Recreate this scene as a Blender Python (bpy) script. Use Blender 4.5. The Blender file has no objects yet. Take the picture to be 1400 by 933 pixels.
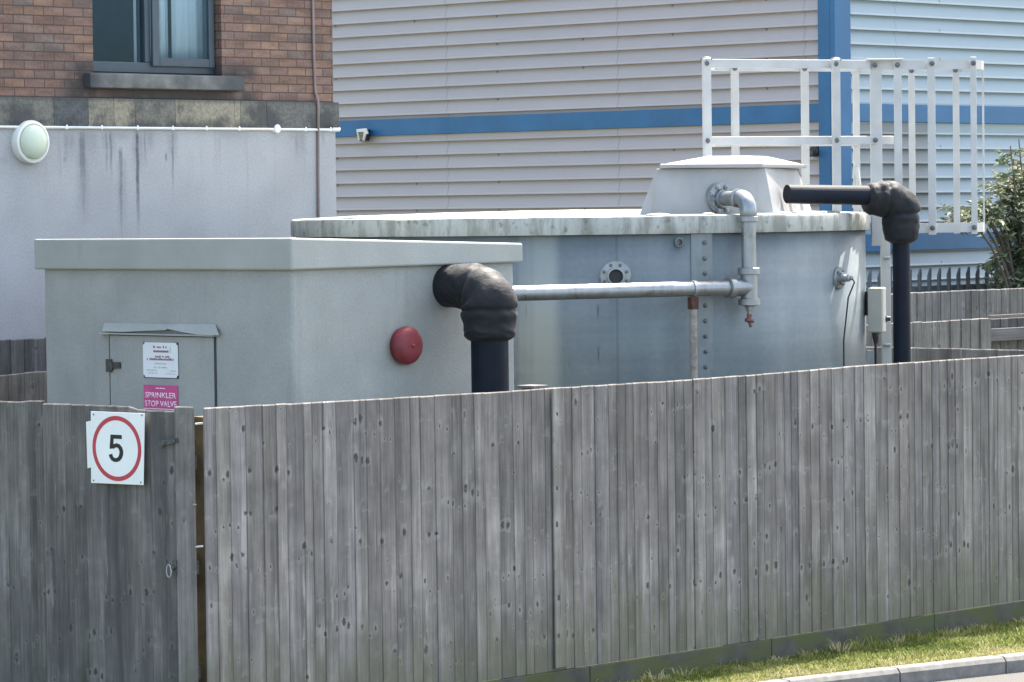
import bpy, bmesh, math, random
from mathutils import Vector, Matrix, noise as mnoise
R = math.radians
random.seed(7)
sc = bpy.context.scene
COL = sc.collection

# ------------------------------------------------------------------ camera
# world: +X runs along the front fence (away to the right), +Y behind it, corner of fence and gate at the origin
FPX, PW, PH = 5000.0, 1400.0, 933.0
CAMP = Vector((-13.95, -15.39, 3.07))
fh = Vector((.732, .681, 0)).normalized()
rt = Vector((fh.y, -fh.x, 0))
PITCH = math.atan(182.5 / FPX); ROLL = .0125
fw = (fh * math.cos(PITCH) - Vector((0, 0, 1)) * math.sin(PITCH)).normalized()
up0 = rt.cross(fw).normalized()
rr = (rt - up0 * ROLL).normalized()
uu = (up0 + rt * ROLL).normalized()
cam_data = bpy.data.cameras.new('camera'); cam = bpy.data.objects.new('camera', cam_data); COL.objects.link(cam)
cam_data.sensor_fit = 'HORIZONTAL'; cam_data.sensor_width = 36.0; cam_data.lens = 36.0 * FPX / PW
cam_data.clip_start = .5; cam_data.clip_end = 3000
M3 = Matrix((rr, uu, -fw)).transposed()
cam.matrix_world = Matrix.Translation(CAMP) @ M3.to_4x4()
sc.camera = cam

# ------------------------------------------------------------------ light
SUN_AZ, SUN_EL = R(19), R(60)          # azimuth measured from +X towards +Y
w = bpy.data.worlds.new('World'); sc.world = w; w.use_nodes = True
wn = w.node_tree; bg = wn.nodes['Background']
sky = wn.nodes.new('ShaderNodeTexSky'); sky.sky_type = 'NISHITA'; sky.sun_disc = False
sky.sun_elevation = SUN_EL; sky.sun_rotation = math.atan2(math.cos(SUN_AZ), math.sin(SUN_AZ))
sky.air_density = .8; sky.dust_density = 3.0; sky.ozone_density = 2.2
sky_tint = wn.nodes.new('ShaderNodeMix'); sky_tint.data_type = 'RGBA'; sky_tint.blend_type = 'MULTIPLY'; sky_tint.inputs[0].default_value = 1.0   # warm tint over the sky light, standing in for white balance
wn.links.new(sky.outputs[0], sky_tint.inputs[6]); sky_tint.inputs[7].default_value = (1.17, 1.06, .88, 1); wn.links.new(sky_tint.outputs[2], bg.inputs[0]); bg.inputs[1].default_value = .15
sd = bpy.data.lights.new('sun', 'SUN'); so = bpy.data.objects.new('sun', sd); COL.objects.link(so)
sd.energy = 3.0; sd.angle = R(.53); sd.color = (1, .955, .88)
sdir = Vector((math.cos(SUN_AZ) * math.cos(SUN_EL), math.sin(SUN_AZ) * math.cos(SUN_EL), math.sin(SUN_EL)))
so.rotation_euler = sdir.to_track_quat('Z', 'Y').to_euler(); so.location = (20, 10, 30)
vs = sc.view_settings
vs.view_transform = 'Standard'; vs.look = 'None'; vs.exposure = 2.3; vs.gamma = 1; vs.use_curve_mapping = False

# ------------------------------------------------------------------ photogrammetry helpers
def ray(px, py): return (fw + rr * ((px - PW/2) / FPX) - uu * ((py - PH/2) / FPX))
def hx(px, py, x): d = ray(px, py); return CAMP + d * ((x - CAMP.x) / d.x)
def hy(px, py, y): d = ray(px, py); return CAMP + d * ((y - CAMP.y) / d.y)
def hz(px, py, z): d = ray(px, py); return CAMP + d * ((z - CAMP.z) / d.z)
def hd(px, py, Y): d = ray(px, py); return CAMP + d * (Y / d.dot(fh))
def proj(p):
    d = Vector(p) - CAMP; k = d.dot(fw); return (PW/2 + FPX * d.dot(rr)/k, PH/2 - FPX * d.dot(uu)/k)

# ------------------------------------------------------------------ object helpers
WL = {}
def tag(o, label=None, cat=None, group=None, kind=None):
    if label: o['label'] = label
    if cat: o['category'] = cat
    if group: o['group'] = group
    if kind: o['kind'] = kind
    return o
def thing(name, loc, label, cat, group=None):
    o = bpy.data.objects.new(name, None); COL.objects.link(o); o.empty_display_size = .2
    o.location = loc; WL[o.name] = Vector(loc)
    return tag(o, label, cat, group)
def obj(name, bm, mat, parent=None, smooth=False, bevel=0, recalc=True):
    if recalc: bmesh.ops.recalc_face_normals(bm, faces=bm.faces[:])
    me = bpy.data.meshes.new(name)
    vs_ = [v.co for v in bm.verts]
    mn = Vector([min(v[i] for v in vs_) for i in range(3)]); mx = Vector([max(v[i] for v in vs_) for i in range(3)])
    org = Vector(((mn.x+mx.x)/2, (mn.y+mx.y)/2, mn.z))
    for v in bm.verts: v.co -= org
    bm.to_mesh(me); bm.free()
    if mat: me.materials.append(mat)
    o = bpy.data.objects.new(name, me); COL.objects.link(o)
    WL[o.name] = org.copy()
    if parent: o.parent = parent; o.location = org - WL[parent.name]
    else: o.location = org
    if smooth:
        me.polygons.foreach_set('use_smooth', [True]*len(me.polygons))
    if bevel:
        b = o.modifiers.new('bevel', 'BEVEL'); b.width = bevel; b.segments = 2; b.limit_method = 'ANGLE'; b.angle_limit = R(40)
    return o
def NB(): return bmesh.new()
def hexa(bm, c):                     # 8 corners: bottom 4 (ccw), top 4
    v = [bm.verts.new(Vector(p)) for p in c]
    for f in ((3,2,1,0),(4,5,6,7),(0,1,5,4),(1,2,6,5),(2,3,7,6),(3,0,4,7)): bm.faces.new([v[i] for i in f])
    return v
def bx(bm, x0, x1, y0, y1, z0, z1):
    return hexa(bm, [(x0,y0,z0),(x1,y0,z0),(x1,y1,z0),(x0,y1,z0),(x0,y0,z1),(x1,y0,z1),(x1,y1,z1),(x0,y1,z1)])
def obx(bm, c, ax, ay, az, sx, sy, sz):   # oriented box: centre, unit axes, full sizes
    c = Vector(c); ax = Vector(ax)*sx/2; ay = Vector(ay)*sy/2; az = Vector(az)*sz/2
    return hexa(bm, [c-ax-ay-az, c+ax-ay-az, c+ax+ay-az, c-ax+ay-az, c-ax-ay+az, c+ax-ay+az, c+ax+ay+az, c-ax+ay+az])
def bar(bm, p, q, wid, thk, side):        # flat bar from p to q; wid measured along 'side'
    p, q = Vector(p), Vector(q); d = (q-p); L = d.length; d.normalize()
    s = Vector(side); s = (s - d*s.dot(d)).normalized(); n = d.cross(s)
    return obx(bm, (p+q)/2, s, n, d, wid, thk, L)
def frame_of(d):
    d = d.normalized(); a = Vector((0,0,1)) if abs(d.z) < .9 else Vector((1,0,0))
    s = d.cross(a).normalized(); return s, d.cross(s).normalized()
def tube(bm, pts, rad, seg=20, caps=True, wob=None):
    pts = [Vector(p) for p in pts]; n = len(pts)
    rad = rad if isinstance(rad, (list, tuple)) else [rad]*n
    d0 = (pts[1]-pts[0]).normalized(); s, t = frame_of(d0); rings = []
    for i in range(n):
        d = (pts[min(i+1,n-1)] - pts[max(i-1,0)])
        if d.length < 1e-9: d = d0
        d.normalize()
        s = (s - d*s.dot(d)).normalized(); t = d.cross(s)
        ring = []
        for k in range(seg):
            a = 2*math.pi*k/seg; r = rad[i]*(wob(i,k,pts[i],a) if wob else 1)
            ring.append(bm.verts.new(pts[i] + s*math.cos(a)*r + t*math.sin(a)*r))
        rings.append(ring)
    for i in range(n-1):
        for k in range(seg):
            bm.faces.new((rings[i][k], rings[i][(k+1)%seg], rings[i+1][(k+1)%seg], rings[i+1][k]))
    if caps:
        bm.faces.new(rings[0][::-1]); bm.faces.new(rings[-1])
    return rings
def cyl(bm, p, q, r, seg=20): return tube(bm, [p, q], r, seg)
def lathe(bm, c, d, prof, seg=32):        # prof: (distance along d, radius)
    c = Vector(c); d = Vector(d).normalized(); s, t = frame_of(d); rings = []
    for h, r in prof:
        rings.append([bm.verts.new(c + d*h + (s*math.cos(2*math.pi*k/seg) + t*math.sin(2*math.pi*k/seg))*max(r, 1e-4)) for k in range(seg)])
    for i in range(len(prof)-1):
        for k in range(seg): bm.faces.new((rings[i][k], rings[i][(k+1)%seg], rings[i+1][(k+1)%seg], rings[i+1][k]))
    bm.faces.new(rings[0][::-1]); bm.faces.new(rings[-1])
def prism(bm, poly, n, h):                # polygon (world points) extruded by h along n
    n = Vector(n); a = [bm.verts.new(Vector(p)) for p in poly]; b = [bm.verts.new(Vector(p)+n*h) for p in poly]
    bm.faces.new(a[::-1]); bm.faces.new(b)
    for i in range(len(a)): j = (i+1) % len(a); bm.faces.new((a[i], a[j], b[j], b[i]))
def uv_from(o, fn):
    me = o.data; uv = me.uv_layers.new(name='UVMap'); org = WL[o.name]
    for p in me.polygons:
        nn = p.normal
        for li in p.loop_indices:
            uv.data[li].uv = fn(me.vertices[me.loops[li].vertex_index].co + org, nn)
def uv_wall(o): uv_from(o, lambda c, n: ((c.y if abs(n.x) > .7 else c.x), (c.z if abs(n.z) < .7 else c.y)))
def arc(c, u, v, r, a0, a1, n=10):
    c, u, v = Vector(c), Vector(u), Vector(v)
    return [c + u*r*math.cos(a0+(a1-a0)*i/n) + v*r*math.sin(a0+(a1-a0)*i/n) for i in range(n+1)]

# ------------------------------------------------------------------ material helpers
class G:
    def __init__(s, name, rough=.8, metal=0.0, spec=.4):
        s.m = bpy.data.materials.new(name); s.m.use_nodes = True; s.t = s.m.node_tree
        s.b = s.t.nodes['Principled BSDF']; s.b.inputs['Roughness'].default_value = rough
        s.b.inputs['Metallic'].default_value = metal; s.b.inputs['Specular IOR Level'].default_value = spec
        s.geo = s.t.nodes.new('ShaderNodeNewGeometry'); s.pos = s.geo.outputs['Position']
    def set(s, sock, v):
        if hasattr(v, 'is_output'): s.t.links.new(v, sock)
        elif isinstance(v, (tuple, list)) and len(v) == 3 and sock.type == 'RGBA': sock.default_value = (*v, 1)
        else: sock.default_value = v
    def math(s, op, a, b=0.0, c=None, clamp=False):
        n = s.t.nodes.new('ShaderNodeMath'); n.operation = op; n.use_clamp = clamp
        s.set(n.inputs[0], a); s.set(n.inputs[1], b)
        if c is not None: s.set(n.inputs[2], c)
        return n.outputs[0]
    def uv(s):
        n = s.t.nodes.new('ShaderNodeUVMap'); n.uv_map = 'UVMap'; return n.outputs[0]
    def attr(s, name):
        n = s.t.nodes.new('ShaderNodeAttribute'); n.attribute_name = name; return n.outputs['Fac']
    def xyz(s, v):
        n = s.t.nodes.new('ShaderNodeSeparateXYZ'); s.set(n.inputs[0], v); return n.outputs
    def vec(s, x, y, z=0.0):
        n = s.t.nodes.new('ShaderNodeCombineXYZ'); s.set(n.inputs[0], x); s.set(n.inputs[1], y); s.set(n.inputs[2], z); return n.outputs[0]
    def scl(s, v, k):
        n = s.t.nodes.new('ShaderNodeVectorMath'); n.operation = 'MULTIPLY'; s.set(n.inputs[0], v); n.inputs[1].default_value = k; return n.outputs[0]
    def noise(s, v, scale=1.0, detail=3.0, rough=.55):
        n = s.t.nodes.new('ShaderNodeTexNoise'); s.set(n.inputs['Vector'], v); n.inputs['Scale'].default_value = scale
        n.inputs['Detail'].default_value = detail; n.inputs['Roughness'].default_value = rough; return n.outputs['Fac']
    def rng(s, v, a, b, c=0.0, d=1.0, smooth=True):
        n = s.t.nodes.new('ShaderNodeMapRange'); n.interpolation_type = 'SMOOTHSTEP' if smooth else 'LINEAR'
        s.set(n.inputs[0], v)
        for i, q in enumerate((a, b, c, d)): s.set(n.inputs[1+i], q)
        return n.outputs[0]
    def mix(s, f, a, b, mode='MIX'):
        n = s.t.nodes.new('ShaderNodeMix'); n.data_type = 'RGBA'; n.blend_type = mode
        s.set(n.inputs[0], f); s.set(n.inputs[6], a); s.set(n.inputs[7], b); return n.outputs[2]
    def ramp(s, f, stops):
        n = s.t.nodes.new('ShaderNodeValToRGB'); s.set(n.inputs[0], f); e = n.color_ramp.elements
        while len(e) < len(stops): e.new(.5)
        for i, (p, c) in enumerate(stops): e[i].position = p; e[i].color = (*c, 1)
        return n.outputs[0]
    def bump(s, h, strength=.3, dist=.01):
        n = s.t.nodes.new('ShaderNodeBump'); s.set(n.inputs['Height'], h); n.inputs['Strength'].default_value = strength
        n.inputs['Distance'].default_value = dist; s.t.links.new(n.outputs[0], s.b.inputs['Normal'])
    def base(s, c): s.set(s.b.inputs['Base Color'], c); return s
    def rough(s, v): s.set(s.b.inputs['Roughness'], v); return s
    def streak(s, u, v, u0, wid, vtop, vbot, wob=None):     # vertical run mark, strongest at its top
        uu_ = s.math('ADD', u, wob) if wob is not None else u
        d = s.math('ABSOLUTE', s.math('SUBTRACT', uu_, u0))
        a = s.rng(d, wid*.3, wid, 1, 0)
        b = s.rng(v, vbot, vbot + (vtop-vbot)*.75, 0, 1)
        c = s.rng(v, vtop-.06, vtop+.02, 1, 0)
        return s.math('MULTIPLY', s.math('MULTIPLY', a, b), c)
def plain(name, c, rough=.7, metal=0.0, var=.12, scale=6.0, bump=0.0, bscale=60, spec=.4):
    g = G(name, rough, metal, spec); n = g.noise(g.pos, scale, 5)
    lo = tuple(x*(1-var) for x in c); hi = tuple(min(1, x*(1+var)) for x in c)
    g.base(g.ramp(n, [(.3, lo), (.7, hi)]))
    if bump: g.bump(g.noise(g.pos, bscale, 4), bump, .01)
    return g.m

def wood_mat(name, tone=(1,1,1), dark=0.0, green=1.0, zlow=.18, knot=1.0):
    g = G(name, .85, 0, .25); u, v, _ = g.xyz(g.uv()); r = g.attr('rnd')
    r20 = g.math('MULTIPLY', r, 43.0)
    long = g.noise(g.vec(g.math('MULTIPLY', u, 16.0), g.math('MULTIPLY', v, .55), r20), 1, 4, .6)
    grain = g.noise(g.vec(g.math('MULTIPLY', u, 150.0), g.math('MULTIPLY', v, 3.0), r20), 1, 3, .6)
    broad = g.noise(g.vec(g.math('MULTIPLY', u, .8), g.math('MULTIPLY', v, .7), 3.0), 1, 3)
    k = lambda c: tuple(c[i]*tone[i] for i in range(3))
    c = g.ramp(long, [(.25, k((.105,.101,.101))), (.45, k((.165,.160,.157))), (.60, k((.200,.195,.193))), (.76, k((.30,.295,.29)))])
    hue = g.ramp(r, [(0, (.74,.74,.74)), (.2, (1.0,.985,.96)), (.4, (.86,.85,.84)), (.55, (.95,.96,.99)), (.8, (1.12,1.11,1.08)), (1, (.84,.84,.86))])
    c = g.mix(1.0, c, hue, 'MULTIPLY')
    gr = g.rng(grain, .3, .7, .78, 1.14)
    c = g.mix(1.0, c, g.vec(gr, gr, gr), 'MULTIPLY')
    br = g.rng(broad, .3, .7, .9, 1.1); c = g.mix(1.0, c, g.vec(br, br, br), 'MULTIPLY')
    mo = g.noise(g.vec(g.math('ADD', g.math('MULTIPLY', u, 4.0), r20), g.math('MULTIPLY', v, 3.2), 6.0), 1, 5, .65); q = g.rng(mo, .28, .72, .80, 1.2); c = g.mix(1.0, c, g.vec(q, q, q), 'MULTIPLY')
    al2 = g.noise(g.vec(r20, g.math('MULTIPLY', v, 1.3), 2.0), 1, 3); q = g.rng(al2, .3, .7, .84, 1.16); c = g.mix(1.0, c, g.vec(q, q, q), 'MULTIPLY')
    # knots: cells of a stretched grid, isolated by a broad cluster mask
    sx, sz = 19.0, 4.2
    vo = g.t.nodes.new('ShaderNodeTexVoronoi'); vo.voronoi_dimensions = '3D'; vo.feature = 'F1'; vo.inputs['Scale'].default_value = 1; vo.inputs['Randomness'].default_value = .75
    g.set(vo.inputs['Vector'], g.vec(g.math('MULTIPLY', u, sx), g.math('MULTIPLY', v, sz), 0.5))
    kp = g.xyz(vo.outputs['Position']); cr = g.xyz(vo.outputs['Color'])
    du = g.math('SUBTRACT', u, g.math('DIVIDE', kp[0], sx)); dv = g.math('MULTIPLY', g.math('SUBTRACT', v, g.math('DIVIDE', kp[1], sz)), .62)
    d = g.math('SQRT', g.math('ADD', g.math('MULTIPLY', du, du), g.math('MULTIPLY', dv, dv)))
    wn_ = g.noise(g.vec(g.math('MULTIPLY', u, 60), g.math('MULTIPLY', v, 60), 0), 1, 2)
    d = g.math('ADD', d, g.math('MULTIPLY', g.math('SUBTRACT', wn_, .5), .022))
    cl = g.rng(g.noise(g.vec(g.math('MULTIPLY', u, 2.0), g.math('MULTIPLY', v, 7.5), 9.0), 1, 2), .50, .54)
    on = g.math('MULTIPLY', cl, g.math('GREATER_THAN', cr[0], .25))
    sz_ = g.math('ADD', .005, g.math('MULTIPLY', g.math('POWER', cr[1], 2.0), .017))
    core = g.math('MULTIPLY', g.math('MULTIPLY', on, g.rng(d, g.math('MULTIPLY', sz_, .6), sz_, 1, 0)), .85*knot)
    halo = g.math('MULTIPLY', g.math('MULTIPLY', on, g.rng(d, g.math('MULTIPLY', sz_, 1.2), g.math('MULTIPLY', sz_, 3.5), 1, 0)), .22*knot)
    c = g.mix(halo, c, k((.36,.355,.345)))
    c = g.mix(core, c, (.035,.034,.034))
    # dark weather streaks
    ds = g.noise(g.vec(g.math('MULTIPLY', u, 7.0), g.math('MULTIPLY', v, .35), 21.0), 1, 4, .65)
    c = g.mix(g.math('MULTIPLY', g.rng(ds, .50 - dark*.15, .70 - dark*.15), .25 + dark), c, (.052,.052,.056))
    ls = g.noise(g.vec(g.math('MULTIPLY', u, 13.0), g.math('MULTIPLY', v, 1.6), r20), 1, 5, .65); c = g.mix(g.math('MULTIPLY', g.rng(ls, .60, .74), .55), c, k((.36,.36,.355)))
    ck = g.noise(g.vec(g.math('MULTIPLY', u, 55.0), g.math('MULTIPLY', v, .8), r20), 1, 2, .5); c = g.mix(g.math('MULTIPLY', g.rng(ck, .70, .76), .6), c, (.05,.05,.05))
    # algae creeping up from the bottom
    al = g.noise(g.vec(g.math('MULTIPLY', u, 6.0), g.math('MULTIPLY', v, 1.2), 5.0), 1, 5, .7)
    hgt = g.rng(g.math('ADD', v, g.math('MULTIPLY', al, -1.5)), zlow-.75, zlow-.2, 1, 0)
    c = g.mix(g.math('MULTIPLY', hgt, .5*green), c, (.10,.105,.058))
    g.base(c)
    g.bump(g.math('ADD', g.math('MULTIPLY', grain, .5), long), .35, .004)
    return g.m

def galv(name, c=(.42,.45,.47), metal=.65, rough=.42):
    g = G(name, rough, metal, .5); n1 = g.noise(g.pos, 9, 5); n2 = g.noise(g.scl(g.pos, (30, 30, 4)), 1, 3)
    f = g.math('ADD', g.math('MULTIPLY', n1, .6), g.math('MULTIPLY', n2, .4))
    g.base(g.ramp(f, [(.3, tuple(x*.68 for x in c)), (.5, c), (.72, tuple(x*1.22 for x in c))]))
    g.rough(g.rng(n1, .3, .7, rough-.08, rough+.14)); g.bump(n1, .12, .004); return g.m

M = {}
M['wood_front'] = wood_mat('weathered_fence_wood', tone=(1.09,1.06,1.0), knot=1.0)
M['wood_gate'] = wood_mat('weathered_gate_wood', tone=(.80,.805,.79), dark=.40, green=.35)
M['wood_back'] = wood_mat('weathered_back_fence_wood', tone=(.98,.97,.95), green=.2, knot=.7)
M['wood_dark'] = wood_mat('dark_back_fence_wood', tone=(.62,.63,.66), green=.2, dark=.2, knot=.7)
M['new_wood'] = plain('yellow_treated_wood', (.10,.080,.045), .8, 0, .4, 10, .2)
g = G('mossy_gravel_board', .9, 0, .3); n = g.noise(g.pos, 5, 6); n2 = g.noise(g.scl(g.pos, (3, 3, 8)), 1, 4)
c = g.ramp(n, [(.3, (.045,.046,.042)), (.6, (.082,.082,.074)), (.8, (.12,.115,.10))])
g.base(g.mix(g.math('MULTIPLY', g.rng(n2, .38, .58), .9), c, (.075,.088,.035))); g.bump(g.noise(g.pos, 70, 4), .4, .006); M['gravel_board'] = g.m

# roughcast GRP of the pump enclosure
g = G('grey_grp_enclosure', .5, 0, .4); n = g.noise(g.pos, 2.2, 5); f = g.noise(g.pos, 140, 3)
nv = g.noise(g.scl(g.pos, (6, 6, .7)), 1, 4, .6); c = g.ramp(n, [(.3, (.275,.29,.275)), (.7, (.345,.36,.34))]); q = g.rng(g.noise(g.pos, 60, 3), .3, .7, .95, 1.05); c = g.mix(1, c, g.vec(q, q, q), 'MULTIPLY')
c = g.mix(g.math('MULTIPLY', g.rng(nv, .55, .75), .22), c, (.17,.18,.16)); g.base(c); g.bump(g.math('ADD', g.noise(g.pos, 75, 3), g.math('MULTIPLY', g.noise(g.pos, 18, 3), .6)), .3, .006); M['grp'] = g.m
g = G('grey_grp_lid', .5, 0, .4); n = g.noise(g.pos, 2.5, 5); n3 = g.noise(g.scl(g.pos, (14, 14, 3)), 1, 4)
c = g.ramp(n, [(.3, (.30,.32,.30)), (.7, (.355,.375,.352))]); g.base(g.mix(g.math('MULTIPLY', g.rng(n3, .58, .8), .25), c, (.2,.21,.19)))
g.bump(g.noise(g.pos, 75, 3), .3, .006); M['grp_lid'] = g.m
M['dark_gap'] = plain('door_shadow_gap', (.05,.055,.055), .8)
M['hasp'] = plain('dull_dark_metal', (.09,.095,.09), .55, .5, .3, 40)
M['black_bag'] = None
g = G('black_insulation_jacket', .75, 0, .4); n = g.noise(g.pos, 7, 4); g.base(g.ramp(n, [(.3, (.006,.008,.011)), (.75, (.012,.014,.017))])); g.rough(g.rng(n, .3, .7, .62, .85)); g.b.inputs['Sheen Weight'].default_value = .04; g.b.inputs['Sheen Roughness'].default_value = .4; g.bump(g.noise(g.scl(g.pos, (1,1,1.8)), 20, 5), .4, .012); M['black_bag'] = g.m
M['black_pipe'] = plain('black_pipe_lagging', (.006,.010,.018), .6, 0, .25, 8, .1, 40, .2)
M['red'] = plain('faded_red_alarm_paint', (.205,.034,.042), .5, 0, .2, 10)
M['red_rim'] = plain('dark_red_alarm_back', (.16,.03,.03), .55, 0, .2, 10)
M['white_sign'] = plain('white_sign_plastic', (.72,.76,.77), .4, 0, .04, 5)
M['sign_red'] = plain('sign_red_print', (.42,.05,.07), .5, 0, .08)
M['sign_black'] = plain('sign_black_print', (.012,.018,.02), .5, 0, .1)
M['sign_grey'] = plain('sign_grey_print', (.48,.49,.52), .5, 0, .2, 90)
M['sign_maroon'] = plain('sign_maroon_print', (.26,.15,.19), .5, 0, .2, 90)
M['pink'] = plain('faded_pink_sign', (.52,.085,.24), .5, 0, .1, 12)
M['pink_white'] = plain('pink_tinged_white_print', (.86,.70,.80), .5, 0, .05)
M['galv'] = galv('galvanised_steel', (.33,.36,.375), .6, .4)
M['galv_pipe'] = galv('galvanised_pipe', (.27,.29,.30), .75, .34)
M['galv_bright'] = plain('pale_grp_guard_rail', (.47,.475,.46), .5, 0, .10, 5)
M['galv_dull'] = galv('dull_galvanised_strip', (.18,.21,.22), .15, .4)
M['bolt'] = plain('dark_steel_bolt', (.13,.14,.15), .5, .6, .3, 50)
M['rust'] = plain('rusty_steel', (.10,.052,.038), .85, .2, .45, 45, .4)
M['copper'] = plain('reddish_drain_cock', (.15,.075,.065), .55, .3, .4, 45)
M['zinc_post'] = plain('rust_streaked_post', (.27,.25,.22), .75, .1, .35, 22)
M['beige_box'] = plain('beige_junction_box', (.50,.49,.43), .5, 0, .06)
M['black_rubber'] = plain('black_cable_rubber', (.02,.02,.022), .6)
M['white_pvc'] = plain('white_conduit_pvc', (.78,.79,.80), .45, 0, .05)
M['lamp_ring'] = plain('off_white_lamp_body', (.70,.72,.68), .45, 0, .05)
M['diffuser'] = plain('greenish_lamp_diffuser', (.55,.62,.50), .3, 0, .05)
M['frame'] = plain('blue_grey_window_frame', (.045,.066,.085), .42, 0, .1)
M['curtain'] = plain('pale_blue_curtain', (.55,.58,.58), .9, 0, .06, 3)
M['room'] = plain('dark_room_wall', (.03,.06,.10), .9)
M['blue'] = plain('blue_painted_steel_trim', (.024,.125,.265), .45, 0, .12, 3)
M['palisade'] = plain('dull_grey_palisade_steel', (.10,.115,.125), .6, .3, .15, 8)
M['brown_cable'] = plain('brown_wall_cable', (.22,.17,.16), .6)
M['dark_plastic'] = plain('black_fitting_plastic', (.03,.032,.035), .5)

# glass
g = G('window_glass', .03, 0, .5); g.t.nodes.remove(g.b); out_ = [n for n in g.t.nodes if n.type == 'OUTPUT_MATERIAL'][0]
tr_ = g.t.nodes.new('ShaderNodeBsdfTransparent'); tr_.inputs[0].default_value = (.84,.90,.94,1); gs_ = g.t.nodes.new('ShaderNodeBsdfGlossy'); gs_.inputs['Roughness'].default_value = .0; gs_.inputs[0].default_value = (.30,.50,.75,1)
lw_ = g.t.nodes.new('ShaderNodeLayerWeight'); lw_.inputs[0].default_value = .5; fr_ = g.t.nodes.new('ShaderNodeMath'); fr_.operation = 'MULTIPLY_ADD'; g.t.links.new(g.math('POWER', lw_.outputs['Facing'], 3.0), fr_.inputs[0]); fr_.inputs[1].default_value = .25; fr_.inputs[2].default_value = .03; mx_ = g.t.nodes.new('ShaderNodeMixShader')
g.t.links.new(fr_.outputs[0], mx_.inputs[0]); g.t.links.new(tr_.outputs[0], mx_.inputs[1]); g.t.links.new(gs_.outputs[0], mx_.inputs[2]); g.t.links.new(mx_.outputs[0], out_.inputs[0]); M['glass'] = g.m

# ------------------------------------------------------------------ ground
KERB = [(-40,-3.2), (-12,-.9), (-3,-.55), (2.6,-.56), (4.57,-.74), (6.4,-1.14), (9,-1.78), (16,-3.7), (60,-17)]
def kerb_y(x):
    for (a, b), (c, d) in zip(KERB, KERB[1:]):
        if a <= x <= c: return b + (d-b)*(x-a)/(c-a)
    return -.6
KX = [-40,-12,-3,0,1.5,2.6,3.4,4.57,5.2,5.8,6.4,7.2,8,9,12,16,60]
g = G('road_asphalt', .92, 0, .25); n = g.noise(g.pos, .8, 5); f = g.noise(g.pos, 120, 3)
c = g.ramp(f, [(.3, (.055,.055,.055)), (.7, (.13,.127,.12))]); g.base(g.mix(.3, c, g.ramp(n, [(.3, (.08,.078,.074)), (.7, (.12,.116,.11))]))); g.bump(f, .4, .005)
bm = NB(); bm.faces.new([bm.verts.new(p) for p in ((-900,-900,-.105),(900,-900,-.105),(900,900,-.105),(-900,900,-.105))]); tag(obj('road', bm, g.m), kind='structure')
g = G('verge_soil', .95, 0, .2); n = g.noise(g.pos, 9, 6); c = g.ramp(n, [(.3, (.05,.06,.025)), (.55, (.10,.105,.045)), (.75, (.17,.15,.085))]); g.base(c); g.bump(g.noise(g.pos, 60, 4), .6, .01)
bm = NB(); pts = [(x, kerb_y(x)+.13, 0) for x in KX] + [(60, 55, 0), (-40, 55, 0)]
prism(bm, [Vector(p)-Vector((0,0,.1)) for p in pts], (0,0,1), .1); tag(obj('verge', bm, g.m), kind='structure')
g = G('kerb_concrete', .9, 0, .25); n = g.noise(g.pos, 14, 5); f = g.noise(g.pos, 90, 3); c = g.ramp(n, [(.3, (.13,.127,.12)), (.7, (.215,.207,.195))]); g.base(c); g.bump(f, .3, .005); KM = g.m
bm = NB()
xs = []; x = -6.0; st = .915
def kp(x, off): 
    e = .05; d = Vector((2*e, kerb_y(x+e)-kerb_y(x-e), 0)).normalized(); nrm = Vector((-d.y, d.x, 0)); return Vector((x, kerb_y(x), 0)) + nrm*off
x0 = 5.33 - st*12
for i in range(30):                       # kerb: stones butted with narrow joints, chamfered front edge
    a, b = x0 + i*st + .006, x0 + (i+1)*st - .006
    prof = [(0,-.2),(0,-.025),(.02,.0),(.03,.006),(.13,.006),(.13,-.2)]
    A = [bm.verts.new(kp(a, o) + Vector((0,0,z))) for o, z in prof]; B = [bm.verts.new(kp(b, o) + Vector((0,0,z))) for o, z in prof]
    bm.faces.new(A); bm.faces.new(B[::-1])
    for k in range(6): j = (k+1) % 6; bm.faces.new((A[k], B[k], B[j], A[j]))
tag(obj('kerb', bm, KM), kind='structure')
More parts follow.
